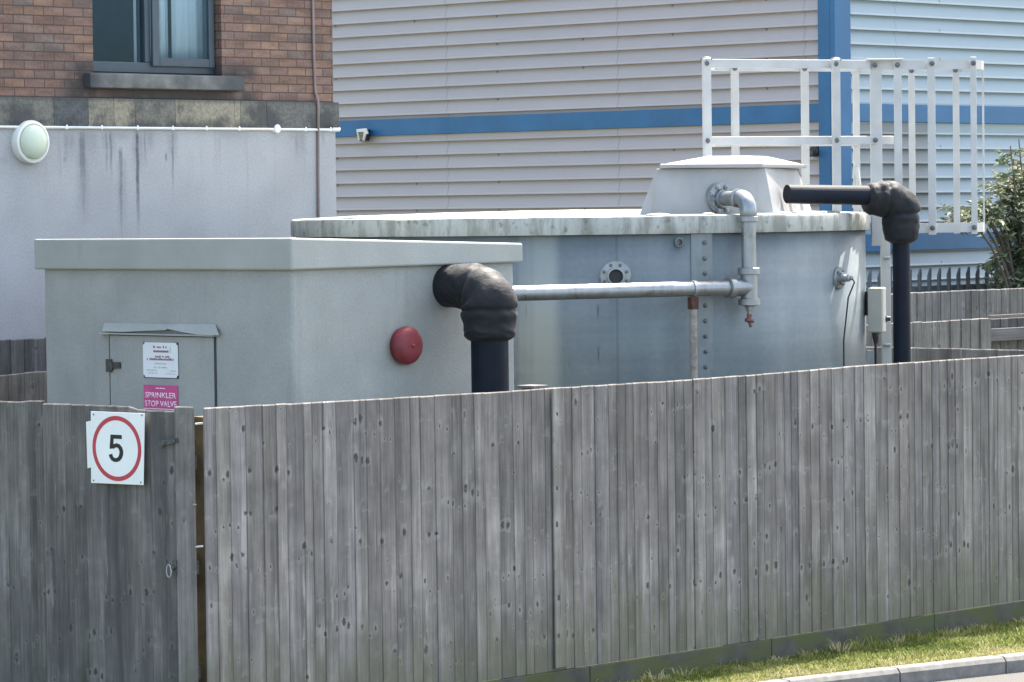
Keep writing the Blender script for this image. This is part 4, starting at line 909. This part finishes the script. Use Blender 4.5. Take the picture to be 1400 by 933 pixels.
# ------------------------------------------------------------------ brick building with rendered base
BC = hd(456, 150, 30.2); YW = BC.y; XW = BC.x
print('brick wall y', YW, 'right end x', XW)
wz = lambda px, py: hy(px, py, YW).z
wx = lambda px, py=150: hy(px, py, YW).x
bb = thing('brick_building', (2.5, YW, 0), 'red brick building with stone band and pale stained render base at the left', 'building')
XL = -4.0
zs0, zs1 = wz(230, 175.5), wz(230, 136.5)          # stone band
zS0, zS1 = wz(220, 122.5), wz(220, 101)            # window sill
wxl, wxr = wx(127, 60), wx(303, 60); sxl, sxr = wx(115, 110), wx(326, 110); wtop = 7.2
ztop_w = zS1 + 1.45
# brick
g = G('red_brickwork', .85, 0, .3); uvn = g.uv(); u, v, _ = g.xyz(uvn)
bt = g.t.nodes.new('ShaderNodeTexBrick'); bt.offset = .5; bt.squash = 1; g.set(bt.inputs['Vector'], g.vec(g.math('ADD', u, .035), g.math('SUBTRACT', v, zs1+.004), 0))
for k_, q in (('Scale',1.0),('Mortar Size',.0052),('Mortar Smooth',.25),('Brick Width',.197),('Row Height',.0688),('Bias',0.0)): bt.inputs[k_].default_value = q
bt.inputs['Color1'].default_value = (0,0,0,1); bt.inputs['Color2'].default_value = (1,1,1,1); bt.inputs['Mortar'].default_value = (.5,.5,.5,1)
bs = g.t.nodes.new('ShaderNodeSeparateColor'); g.t.links.new(bt.outputs['Color'], bs.inputs[0]); bv = bs.outputs[0]
c = g.ramp(bv, [(0, (.135,.102,.09)), (.25, (.18,.108,.082)), (.5, (.16,.106,.09)), (.75, (.215,.135,.097)), (.92, (.18,.125,.103)), (1, (.145,.117,.107))])
n = g.noise(g.vec(g.math('MULTIPLY', u, 3.5), g.math('MULTIPLY', v, 12.0), 0), 1, 4); n2 = g.noise(uvn, 40, 4); n3 = g.noise(uvn, 1.3, 4)
k_ = g.math('ADD', g.math('MULTIPLY', n, .7), g.math('MULTIPLY', n2, .3)); k_ = g.rng(k_, .3, .7, .66, 1.3); c = g.mix(1, c, g.vec(k_, k_, k_), 'MULTIPLY')
c = g.mix(bt.outputs['Fac'], c, (.075,.056,.05))
# soot below the sill and beside its ends (a stain, as on the photograph)
sx0, sx1 = sxl, sxr
inx = g.math('MULTIPLY', g.rng(u, sx0-.25, sx0+.5, 0, 1), g.rng(u, sx1-.3, sx1+.25, 1, 0)); blo = g.rng(v, zS0-.02, zS0+.01, 1, 0)
sn = g.noise(g.vec(g.math('MULTIPLY', u, 4), g.math('MULTIPLY', v, 6), 3), 1, 4)
so_ = g.math('MULTIPLY', g.math('MULTIPLY', inx, blo), g.rng(sn, .15, .42))
e1 = g.math('MULTIPLY', g.rng(g.math('ABSOLUTE', g.math('SUBTRACT', u, sx1+.02)), .05, .3, 1, 0), g.math('MULTIPLY', g.rng(v, zS1+.16, zS1+.02, 0, 1), g.rng(sn, .3, .55)))
e2_ = g.math('MULTIPLY', g.rng(g.math('ABSOLUTE', g.math('SUBTRACT', u, sx0-.02)), .05, .3, 1, 0), g.math('MULTIPLY', g.rng(v, zS1+.16, zS1+.02, 0, 1), g.rng(sn, .3, .55)))
st_ = g.math('MAXIMUM', so_, g.math('MAXIMUM', e1, e2_)); c = g.mix(g.math('MULTIPLY', st_, .9), c, (.045,.042,.042))
g.base(c); g.bump(g.math('SUBTRACT', g.math('MULTIPLY', n2, .3), bt.outputs['Fac']), .6, .008); M['brick'] = g.m
DP = .28
bm = NB()
for (x0, x1, z0, z1) in ((XL, wxl, zs1, wtop), (wxr, XW, zs1, wtop), (wxl, wxr, zs1, zS1-.01), (wxl, wxr, ztop_w, wtop)): bx(bm, x0, x1, YW, YW+DP, z0, z1)
bx(bm, XL, XW, YW+DP+3, YW+DP+3.2, 0, wtop); bx(bm, XW-.28, XW-.001, YW+DP+.001, YW+DP+3, 0, wtop-.01)
o = obj('brick_wall', bm, M['brick'], bb); uv_from(o, lambda c, n: ((c.y-YW+wxr if abs(n.x) > .7 else c.x), (c.z if abs(n.z) < .7 else c.y)))
bm = NB(); bx(bm, XL-.1, XW+.1, YW-.1, YW+DP+3.3, wtop+.002, wtop+.2); obj('roof', bm, M['hasp'], bb)
# stone band: separate blocks butted together
g = G('weathered_sandstone', .9, 0, .25); n = g.noise(g.pos, 3.2, 5, .6); n2 = g.noise(g.pos, 45, 4); ar = g.attr('rnd'); n3 = g.noise(g.scl(g.pos, (3,3,1.5)), 1, 4)
c = g.mix(ar, (.085,.093,.098), (.27,.245,.185)); q = g.rng(n2, .3, .7, .8, 1.2); c = g.mix(1, c, g.vec(q, q, q), 'MULTIPLY')
c = g.mix(g.math('MULTIPLY', g.rng(n, .46, .62), .8), c, (.055,.058,.062)); px_z = g.xyz(g.pos)[2]
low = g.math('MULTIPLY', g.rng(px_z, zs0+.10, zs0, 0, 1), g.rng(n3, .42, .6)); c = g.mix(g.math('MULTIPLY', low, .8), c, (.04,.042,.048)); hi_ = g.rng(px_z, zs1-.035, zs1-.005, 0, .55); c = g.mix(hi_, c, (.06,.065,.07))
g.base(c); g.bump(n2, .4, .006); M['stone'] = g.m
edges = [XL, wx(-60), wx(70), wx(117), wx(152), wx(181), wx(236), wx(317), wx(325), wx(361), wx(432), XW+.035]
tones = [.3, .35, .05, .75, .9, .45, .95, .95, .5, .22, .3]
bm = NB(); rl = []
for (a, b), tn in zip(zip(edges, edges[1:]), tones):
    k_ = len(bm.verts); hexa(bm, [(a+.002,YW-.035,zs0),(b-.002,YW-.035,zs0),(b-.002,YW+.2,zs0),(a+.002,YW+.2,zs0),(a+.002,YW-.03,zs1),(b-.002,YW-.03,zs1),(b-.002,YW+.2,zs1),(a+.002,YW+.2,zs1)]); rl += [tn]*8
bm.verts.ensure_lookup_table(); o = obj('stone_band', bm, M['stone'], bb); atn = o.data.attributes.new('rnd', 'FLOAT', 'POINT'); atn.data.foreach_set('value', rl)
# render base with its black runs
g = G('stained_render', .9, 0, .3); uvn = g.uv(); u, v, _ = g.xyz(uvn); n = g.noise(uvn, 1.6, 5); f = g.noise(uvn, 55, 4, .7); f2 = g.noise(uvn, 14, 4)
c = g.ramp(n, [(.3, (.345,.347,.355)), (.7, (.42,.422,.43))]); q = g.rng(f, .3, .7, .91, 1.07); c = g.mix(1, c, g.vec(q, q, q), 'MULTIPLY')
wob = g.math('MULTIPLY', g.math('SUBTRACT', g.noise(g.vec(g.math('MULTIPLY', u, 4.0), g.math('MULTIPLY', v, 5.0), 1), 1, 3), .5), .035)
tot = None
for px, y0, y1, wd, k_ in ((120,178,235,.16,.28),(148,178,225,.12,.3),(188,178,250,.09,.3),(235,178,235,.08,.28),(95,178,225,.10,.22),(60,178,215,.10,.25),(410,178,225,.10,.28),(320,178,196,.3,.14),(165,215,345,.07,.22),(112,178,345,.09,.25),(112,178,310,.05,.62),(113,178,340,.022,.6),(145,178,250,.018,.55),(151,178,255,.02,.65),(164,200,345,.026,.6),(164,228,345,.02,.6),(187,178,345,.026,.95),(187,178,240,.03,.6),(198,178,240,.018,.45),(226,208,226,.018,.8),(235,178,280,.016,.65),(235,178,240,.012,.5),(88,212,226,.026,.55),(90,178,240,.03,.35),(97,180,220,.018,.35),(405,178,230,.03,.38),(408,180,215,.02,.3),(402,178,200,.1,.22),(441,178,205,.03,.3),(160,178,200,.2,.22),(205,178,215,.05,.3),(5,215,228,.05,.25),(68,182,200,.09,.2),(359,213,226,.06,.12)):
    s = g.math('MULTIPLY', g.streak(u, v, wx(px, 200), wd, wz(px, y0), wz(px, y1), wob), k_); tot = s if tot is None else g.math('MAXIMUM', tot, s)
fine = g.noise(g.vec(g.math('MULTIPLY', u, 11.0), g.math('MULTIPLY', v, .5), 2), 1, 4, .65)
run = g.math('MULTIPLY', g.math('MULTIPLY', g.rng(fine, .55, .75), g.rng(v, zs0-.75, zs0, 0, 1)), .35); tot = g.math('MAXIMUM', tot, run)
grn = g.rng(f2, .3, .65, .7, 1.0); c = g.mix(g.math('MULTIPLY', tot, grn), c, (.075,.085,.10))
g.base(c); g.bump(f, .15, .006); M['render'] = g.m
bm = NB(); bx(bm, XL, XW+.012, YW-.005, YW+.25, -.1, zs0-.001); o = obj('render_base', bm, M['render'], bb); uv_wall(o)
# sill, window
g = G('sooty_stone_sill', .9, 0, .25); n = g.noise(g.pos, 5, 5); n2 = g.noise(g.pos, 40, 4); c = g.ramp(n, [(.3, (.07,.075,.08)), (.55, (.145,.15,.145)), (.75, (.21,.215,.205))]); ppx = g.xyz(g.pos)[0]
c = g.mix(g.math('MULTIPLY', g.math('MAXIMUM', g.rng(ppx, sxl+.12, sxl, 0, 1), g.rng(ppx, sxr-.45, sxr-.1, 0, 1)), .8), c, (.05,.056,.064)); g.base(c); g.bump(n2, .4, .006)
bm = NB(); hexa(bm, [(sxl,YW-.075,zS0),(sxr,YW-.075,zS0),(sxr,YW+.12,zS0),(sxl,YW+.12,zS0),(sxl,YW-.07,zS1-.012),(sxr,YW-.07,zS1-.012),(sxr,YW+.12,zS1+.004),(sxl,YW+.12,zS1+.004)])
win = None
fy = YW + .085                                             # frame plane set back in the reveal
wnd_l, wnd_r = wxl+.004, wxr-.004
def fxp(px, py=50): return hy(px, py, fy).x
def fzp(px, py): return hy(px, py, fy).z
bm2 = NB()
def fbx(bm, x0, x1, z0, z1, y0, y1): bx(bm, x0, x1, y0, y1, z0, z1)
zb0 = zS1+.006; zb1 = fzp(210, 86); xm0, xm1 = fxp(198), fxp(206)
fbx(bm2, wnd_l, wnd_r, zb0, zb1, fy, fy+.07); fbx(bm2, wnd_l, wnd_r, ztop_w-.07, ztop_w-.002, fy, fy+.07)
fbx(bm2, wnd_l, wnd_l+.05, zb1+.001, ztop_w-.071, fy, fy+.07); fbx(bm2, wnd_r-.06, wnd_r, zb1+.001, ztop_w-.071, fy, fy+.07); fbx(bm2, xm0, xm1, zb1+.001, ztop_w-.071, fy, fy+.07)
win = obj('window', bm2, M['frame'], bb, bevel=.006)
obj('sill', bm, g.m, win, bevel=.008)
bm = NB(); ca0, ca1 = fxp(205.5), wnd_r-.02; cb0 = fzp(250, 92); ci0, ci1, cib = fxp(215), fxp(282.5), fzp(250, 80.5)
fbx(bm, ca0, ci0, cb0, ztop_w-.06, fy-.028, fy-.001); fbx(bm, ci1, ca1, cb0, ztop_w-.06, fy-.028, fy-.001); fbx(bm, ci0+.001, ci1-.001, cb0, cib, fy-.0275, fy-.001); fbx(bm, ci0+.001, ci1-.001, ztop_w-.13, ztop_w-.06, fy-.0275, fy-.001)
obj('casement', bm, M['frame'], win, bevel=.005)
bm = NB(); bx(bm, wnd_l+.05, xm0, fy+.03, fy+.034, zb1+.001, ztop_w-.072); obj('pane', bm, M['glass'], win)
bm = NB(); bx(bm, ci0+.001, ci1-.001, fy-.016, fy-.012, cib+.001, ztop_w-.132); obj('pane', bm, M['glass'], win)
# curtains: pleated sheets just behind the glass
def curtain(x0, x1, yb, amp, seed):
    bm = NB(); n = 60; rows = []
    for z in (zb0+.02, ztop_w):
        rows.append([bm.verts.new((x0+(x1-x0)*i/n, yb + amp*math.sin(i/n*(x1-x0)*60+seed) + amp*.7*math.sin(i*.37+seed), z)) for i in range(n+1)])
    for i in range(n): bm.faces.new((rows[0][i], rows[0][i+1], rows[1][i+1], rows[1][i]))
    o = obj('curtain', bm, M['curtain'], win, smooth=True); sm = o.modifiers.new('solid', 'SOLIDIFY'); sm.thickness = .004; return o
curtain(fxp(212), fxp(238), YW+.20, .012, 1.0); curtain(fxp(247), fxp(290), YW+.185, .006, 2.0); curtain(fxp(238.5), fxp(246.5), YW+.235, .004, .3)
curtain(fxp(192.5), fxp(196), YW+.17, .004, 4.0)
bm = NB(); bx(bm, wxl-1.2, XW-.3, YW+1.6, YW+1.65, zs1, ztop_w+.5); bx(bm, wxl-1.2, XW-.3, YW+DP+.01, YW+1.599, zs1, zs1+.05); bx(bm, wxl-1.2, XW-.3, YW+DP+.01, YW+1.599, ztop_w+.3, ztop_w+.35); obj('room_back_wall', bm, M['room'], win)
# wall fittings
bm = NB(); c1 = hy(427.5, 0, YW-.012); pts = [hy(427,-60,YW-.012), hy(427.5,0,YW-.012), hy(429,80,YW-.012), hy(430.5,120,YW-.012), hy(431,126,YW-.014), hy(434.5,138,YW-.045), hy(435,146,YW-.045), hy(435,174,YW-.045), hy(434.8,180,YW-.018), hy(435,240,YW-.016), hy(435.5,330,YW-.016)]
tube(bm, pts, .0115, 8); tag(obj('wall_cable', bm, M['brown_cable'], None, smooth=True), 'thin brown cable running down the brick and over the stone band near the corner', 'cable')
cd = thing('conduit', (3, YW-.02, zs0-.03), 'white plastic conduit run along the wall just under the stone band', 'conduit')
A, B = hy(-60, 172.6, YW-.022), hy(461, 177.2, YW-.022)
bm = NB(); cyl(bm, A + (A-B).normalized()*4, B, .0145, 12); obj('tube', bm, M['white_pvc'], cd, smooth=False)
for px in (90, 138, 187, 235, 281, 326, 417, 451):
    p = A.lerp(B, (hy(px,175,YW-.022).x-A.x)/(B.x-A.x)); bm = NB(); obx(bm, p - Y*.002, X, Y, Z, .017, .026, .036); obj('saddle_clip', bm, M['white_pvc'], cd, bevel=.003)
p = A.lerp(B, (wx(375,176)-A.x)/(B.x-A.x)); bm = NB(); lathe(bm, p + Y*.016, -Y, [(0,.036),(.034,.036),(.04,.03)], 20); obj('inspection_box', bm, M['white_pvc'], cd)
bm = NB(); p = A.lerp(B, .985); cyl(bm, p, B + X*.02, .019, 12); obj('end_coupler', bm, M['white_pvc'], cd)
p = hy(38.5, 194.5, YW-.005); t = thing('bulkhead_lamp', p, 'round white bulkhead lamp with greenish diffuser on the rendered wall', 'wall lamp')
rl_ = .165
bm = NB(); lathe(bm, p, -Y, [(0,rl_),(.045,rl_),(.062,rl_*.96),(.068,rl_*.85),(.06,rl_*.80)], 44); obj('ring', bm, M['lamp_ring'], t, smooth=True).data.set_sharp_from_angle(angle=R(40))
bm = NB(); lathe(bm, p - Y*.06, -Y, [(0,rl_*.80),(.01,rl_*.80),(.03,rl_*.72),(.05,rl_*.52),(.06,rl_*.26),(.062,.002)], 40); obj('diffuser', bm, M['diffuser'], t, smooth=True)

# ------------------------------------------------------------------ profiled steel clad building
SCn = hd(1141, 150, 36.0); SX, SY = SCn.x, SCn.y
print('cladding corner', SX, SY, 'left end y', hx(455,150,SX).y)
cb = thing('clad_building', (SX+8, SY+9, 0), 'large industrial building in pale horizontal profiled cladding with blue bands and corner trim', 'building')
WT = 7.2; PIT = .1473
def clad_mat(name, lo, hi_c, joint, axis):
    g = G(name, .38, .0, .5); p = g.xyz(g.pos); u, v = p[axis], p[2]
    n = g.noise(g.vec(g.math('MULTIPLY', u, .7), g.math('MULTIPLY', v, 1.2), 1), 1, 5); n2 = g.noise(g.vec(g.math('MULTIPLY', u, 1.5), g.math('MULTIPLY', v, 9), 1), 1, 4); n3 = g.noise(g.pos, 30, 3)
    f = g.math('ADD', g.math('MULTIPLY', n, .55), g.math('ADD', g.math('MULTIPLY', n2, .3), g.math('MULTIPLY', n3, .15)))
    c = g.ramp(f, [(.32, lo), (.68, hi_c)])
    # vertical sheet laps every joint metres and fixing screws in columns
    per, off = joint; m = g.math('ABSOLUTE', g.math('SUBTRACT', g.math('MODULO', g.math('ADD', u, 100*per-off), per), per/2)); 
    lap = g.rng(m, .004, .011, .5, 0); c = g.mix(lap, c, (.20,.19,.19))
    mu = g.math('SUBTRACT', g.math('MODULO', g.math('ADD', u, 100*per-off+.12), per/2), per/4); mv = g.math('SUBTRACT', g.math('MODULO', g.math('ADD', v, .045), PIT*2), PIT)
    d = g.math('SQRT', g.math('ADD', g.math('MULTIPLY', mu, mu), g.math('MULTIPLY', mv, mv))); hide = g.math('GREATER_THAN', g.noise(g.vec(g.math('FLOOR', g.math('DIVIDE', u, .3)), g.math('FLOOR', g.math('DIVIDE', v, .28)), 0), 1.7, 0), .42)
    c = g.mix(g.math('MULTIPLY', g.rng(d, .011, .018, .75, 0), hide), c, (.10,.10,.10))
    g.base(c); g.rough(g.rng(n, .3, .7, .34, .46)); return g.m
g_per = 2.05
off_l = hx(610, 100, SX).y
M['clad_left'] = clad_mat('warm_light_tinted_cladding', (.362,.328,.320), (.415,.378,.366), (abs(hx(610,100,SX).y-hx(844,100,SX).y), off_l + abs(hx(610,100,SX).y-hx(844,100,SX).y)/2), 1)  # same grey cladding, with warm bounced light put into its colour
M['clad_right'] = clad_mat('sky_light_tinted_cladding', (.235,.305,.345), (.275,.35,.39), (3.4, .3), 0)  # same grey cladding, with the blue sky reflection put into its colour
ribs = []
def clad(name, mat, axis, fixed, a0, a1, z0, z1, phase):
    """horizontal profile: flat tray, outward bevel, sharp drip and return groove"""
    bm = NB(); prof = []
    n = int((z1-z0)/PIT)+2; zs_ = z0
    prof = [( .0, z0)]
    z = phase - math.ceil((phase-z0)/PIT)*PIT
    zz = [z+i*PIT for i in range(n+2)]
    pr = []
    for q in zz:
        for o_, h in ((.0,.004),(.0,.004+.012),(.006,.020),(.0,.036) ): pass
        pr += [(-.028, q-.0005), (-.028, q+.0115), (.012, q+.0135), (.012, q+.019), (.002, q+.036)]
    pr = [(o_, h) for o_, h in pr if z0 < h < z1]; pr = [(pr[0][0], z0)] + pr + [(pr[-1][0], z1)]
    vsA, vsB = [], []
    for o_, h in pr:
        if axis == 1: vsA.append(bm.verts.new((fixed-o_, a0, h))); vsB.append(bm.verts.new((fixed-o_, a1, h)))
        else: vsA.append(bm.verts.new((a0, fixed-o_, h))); vsB.append(bm.verts.new((a1, fixed-o_, h)))
    for i in range(len(pr)-1): bm.faces.new((vsA[i], vsA[i+1], vsB[i+1], vsB[i]))
    o = obj(name, bm, mat, cb, recalc=False); return o
yL = hx(455,150,SX).y + 8; xR = SX + 22
ub0, ub1 = hx(1118,167,SX).z, hx(1118,142,SX).z; lb0, lb1 = hy(1230,343,SY).z, hy(1230,319.5,SY).z
u2 = hy(1165,139.5,SY).z; u3 = hy(1165,165.5,SY).z
ph_l = hx(800, 15, SX).z; ph_r = hy(1250, 26, SY).z
print('bands', ub0, ub1, u2, u3, lb0, lb1, 'pitch px left', (hx(700,100,SX).z-hx(700,119,SX).z), 'right', hy(1250,22,SY).z-hy(1250,42,SY).z)
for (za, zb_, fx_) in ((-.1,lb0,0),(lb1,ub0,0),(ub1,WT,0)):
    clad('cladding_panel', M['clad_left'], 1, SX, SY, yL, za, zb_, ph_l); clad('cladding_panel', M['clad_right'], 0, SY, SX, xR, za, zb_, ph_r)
def band(z0, z1):
    bm = NB(); bx(bm, SX-.03, SX+.02, SY+.10, yL, z0, z1); obj('blue_band', bm, M['blue'], cb, bevel=.004)
    bm = NB(); bx(bm, SX+.10, xR, SY-.03, SY+.02, z0, z1); obj('blue_band', bm, M['blue'], cb, bevel=.004)
band(ub0, ub1); band(lb0, lb1)
cw1 = abs(hx(1122,150,SX).y - SY); cw2 = abs(hy(1160,150,SY).x - SX); print('corner widths', cw1, cw2)
bm = NB(); bx(bm, SX-.038, SX+cw2, SY-.038, SY+.02, -.1, WT+.02); bx(bm, SX-.038, SX+.02, SY+.021, SY+cw1, -.1, WT+.02); obj('corner_trim', bm, M['blue'], cb, bevel=.006)
bm = NB(); bx(bm, SX-.06, xR+.05, SY-.06, yL+.05, WT+.021, WT+.16); obj('roof', bm, M['blue'], cb)
bm = NB(); bx(bm, SX+.03, xR, SY+.03, yL, -.1, WT); obj('inner_wall', bm, M['hasp'], cb)
# wedge floodlight on the left elevation, and a small dark fitting near the corner
p = hx(496, 184, SX-.03); t = thing('floodlight', p, 'small white wedge shaped wall light with dark side, below the blue band', 'wall light')
def lw(px, py, o_): return hx(px, py, SX-.03-o_)
bm = NB(); loft(bm, [lw(488,178,.11),lw(503,178,.11),lw(500,192,.05),lw(491,192,.05)], [lw(488,177,.0),lw(506,177,.0),lw(505,193,.0),lw(491,193,.0)]); obj('housing', bm, M['dark_plastic'], t, bevel=.004)
bm = NB(); a = [lw(488,177,.115),lw(501.5,175.5,.115),lw(504,183,.10),lw(501,184,.105),lw(499,192.5,.06),lw(496.5,192.5,.06),lw(498.3,180.5,.11),lw(490.2,181,.11),lw(492.8,192,.06),lw(490.5,192,.06)]
prism(bm, a, -X, .012); obj('white_bezel', bm, M['white_pvc'], t, recalc=True)
bm = NB(); prism(bm, [lw(490.8,181.5,.1125),lw(497.8,181,.1125),lw(496,192,.064),lw(493,192,.064)], -X, .004); obj('lens', bm, M['zinc_post'], t)
p = hx(1114, 207, SX-.03); t = thing('camera_fitting', p, 'small dark fitting on the cladding just left of the blue corner trim', 'wall fitting')
bm = NB(); lathe(bm, p + X*.03, -X, [(0,.055),(.05,.055),(.06,.04)], 16); obj('base', bm, M['dark_plastic'], t)
bm = NB(); lathe(bm, p - X*.03 - Z*.01, -X-Y*.3-Z*.2, [(0,.03),(.09,.032),(.10,.02)], 14); obj('barrel', bm, M['hasp'], t)
# darker grey panel in the cladding, seen through the cage
p0, p1 = hy(1168,165,SY), hy(1274,165,SY)
M['clad_patch'] = plain('dull_grey_cladding_sheet', (.215,.235,.235), .55, 0, .12, 2)
clad('cladding_sheet', M['clad_patch'], 0, SY-.004, p0.x, p1.x, hy(1230,298,SY).z, ub0-.015, ph_r)

# ------------------------------------------------------------------ palisade fence in front of the cladding
PYl = 6.15; pf = thing('palisade_fence', (14, PYl, 0), 'grey steel palisade security fence with pointed pales along the clad wall', 'fence')
pt = hy(1290, 366, PYl).z; s = .098; xA, xB = hy(1176,380,PYl).x, hy(1176,380,PYl).x + 5.2
pitch_p = abs(hy(1254,370,PYl).x - hy(1340,370,PYl).x)/7.0*1.0; pitch_p = abs(hy(1257,370,PYl).x-hy(1362,370,PYl).x)/8
x = hy(1257,370,PYl).x - pitch_p*int((hy(1257,370,PYl).x - xA)/pitch_p); proto = None; k_ = 0
while x < xB:
    if proto is None:
        bm = NB(); wv_ = .034
        pr = [(-wv_,.0),(-wv_*.45,-.016),(wv_*.45,-.016),(wv_,.0)]
        lo = [bm.verts.new((x+a, PYl+b, .05)) for a, b in pr]; mid = [bm.verts.new((x+a, PYl+b, pt-.07)) for a, b in pr]; tp_ = [bm.verts.new((x+a*.12, PYl+b*1.4-.004, pt)) for a, b in pr]
        for i in range(3): bm.faces.new((lo[i],lo[i+1],mid[i+1],mid[i])); bm.faces.new((mid[i],mid[i+1],tp_[i+1],tp_[i]))
        o = obj('pale', bm, M['palisade'], pf); sm = o.modifiers.new('solid', 'SOLIDIFY'); sm.thickness = .004; proto = o; xp = x
    else:
        o = proto.copy(); COL.objects.link(o); o.parent = pf; o.location = proto.location + Vector((x-xp, 0, random.uniform(-.006,.006)))
    x += pitch_p; k_ += 1
print('pales', k_)
for py in (394, 500):
    z = hy(1300, py, PYl).z; bm = NB(); bx(bm, xA-.05, xB, PYl+.004, PYl+.045, z-.025, z+.03); obj('rail', bm, M['palisade'], pf)
for x in (xA-.06, xA+2.7): bm = NB(); bx(bm, x-.05, x+.05, PYl+.047, PYl+.12, 0, pt-.1); obj('post', bm, M['palisade'], pf)

# ------------------------------------------------------------------ shrubs
g = G('grey_green_leaf', .5, 0, .4); r = g.attr('rnd'); g.base(g.ramp(r, [(0, (.045,.070,.035)), (.35, (.11,.145,.075)), (.65, (.22,.25,.15)), (1, (.42,.44,.33))])); leafy(g, .3); g.b.inputs['Transmission Weight'].default_value = 0
M['leaf'] = g.m; M['stem'] = plain('grey_brown_stem', (.12,.10,.08), .85)
def shrub(name, label, c, stems, seed, leaf=.085, spread=1.0, arch=()):
    rg = random.Random(seed); t = thing(name, (c[0], c[1], 0), label, 'shrub'); V, F, RN = [], [], []; bm = NB()
    for (bx_, by_, tx, ty, tz_, dens) in list(stems) + list(arch):
        ar_ = (bx_, by_, tx, ty, tz_, dens) in arch
        p0 = Vector((c[0]+bx_, c[1]+by_, 0)); p3 = Vector((c[0]+tx, c[1]+ty, tz_)); pm = p0.lerp(p3, .6) + Vector((rg.uniform(-.1,.1), rg.uniform(-.1,.1), .25))
        if ar_: pm = Vector((p0.x + (p3.x-p0.x)*.35, p3.y, p3.z + .35))
        pts = [((1-f)**2)*p0 + 2*f*(1-f)*pm + f*f*p3 for f in [i/8 for i in range(9)]]; tube(bm, pts, [.022-.002*i for i in range(9)], 6)
        for q in range(dens):
            f = rg.random()**.7*.72 + .28 if not ar_ else rg.uniform(.74, 1.0); b = ((1-f)**2)*p0 + 2*f*(1-f)*pm + f*f*p3
            az = rg.uniform(0, 6.283); ln = rg.uniform(.12, .48)*spread*(1.15-f*.6)*(.8 if ar_ else 1); d = Vector((math.cos(az), math.sin(az), rg.uniform(-.15,.9))).normalized(); e = b + d*ln - Z*.10*ln
            tube(bm, [b, (b+e)/2 + Z*.02, e], [.006,.004,.002], 4, caps=False); tone = rg.gauss(.42, .17) + .12*d.z
            for j in range(rg.randint(9, 15)):
                h = rg.uniform(.25, 1.08); p = b.lerp(e, h); a2 = rg.uniform(0, 6.283); ld_ = (d*.45 + Vector((math.cos(a2), math.sin(a2), rg.uniform(-.7,.5)))).normalized(); L_ = leaf*rg.uniform(.6,1.25)
                sd_ = ld_.cross(Vector((rg.gauss(0,1), rg.gauss(0,1), rg.gauss(0,1)))).normalized()*L_*.20; nn = ld_.cross(sd_).normalized()*L_*.07; k_ = len(V)
                V.extend([p, p+ld_*L_*.4+sd_+nn, p+ld_*L_*.45, p+ld_*L_*.4-sd_+nn, p+ld_*L_-Z*L_*.15]); F.extend([(k_,k_+1,k_+2),(k_,k_+2,k_+3),(k_+2,k_+1,k_+4),(k_+3,k_+2,k_+4)]); RN.extend([min(1,max(0,tone+rg.gauss(0,.14)))]*5)
    obj('branches', bm, M['stem'], t)
    me = bpy.data.meshes.new('foliage'); me.from_pydata([tuple(v-Vector((c[0],c[1],0))) for v in V], [], F); at_ = me.attributes.new('rnd','FLOAT','POINT'); at_.data.foreach_set('value', RN); me.materials.append(M['leaf'])
    o = bpy.data.objects.new('foliage', me); COL.objects.link(o); o.parent = t; return t
sy = 5.45; sc_ = hy(1436, 300, sy); zf = lambda py: hy(1400, py, sy).z; kx_ = 1/ (proj((sc_.x+1, sy, 3))[0]-proj((sc_.x, sy, 3))[0])
rg = random.Random(5); st = []
for i in range(30):
    pxo = rg.uniform(-50, 60); py = 208 + abs(pxo)*.9*rg.uniform(.3,1.2) + rg.uniform(0, 100)*(rg.random()**1.2); st.append((rg.uniform(-.2,.2), rg.uniform(-.15,.15), pxo*kx_, rg.uniform(-.3,.3), zf(py), 44))
st += [(-.1,0,-74*kx_,-.05,zf(252),10), (-.1,0,-52*kx_,0,zf(200),16), (0,0,-30*kx_,.1,zf(190),22), (-.1,.1,-62*kx_,0,zf(345),22), (-.1,.1,-48*kx_,0,zf(370),30), (0,.1,-30*kx_,0,zf(370),30)]
ar = [(-.1,0,px_o*kx_,-.05+.03*q,zf(py_o),n_) for q, (px_o, py_o, n_) in enumerate(((-142,303,9),(-128,296,9),(-118,304,8),(-104,292,9),(-96,304,10),(-88,286,8)))]
shrub('leafy_shrub', 'tall grey-green leafy shrub at the right edge in front of the cladding', (sc_.x, sy), st, 11, arch=ar)
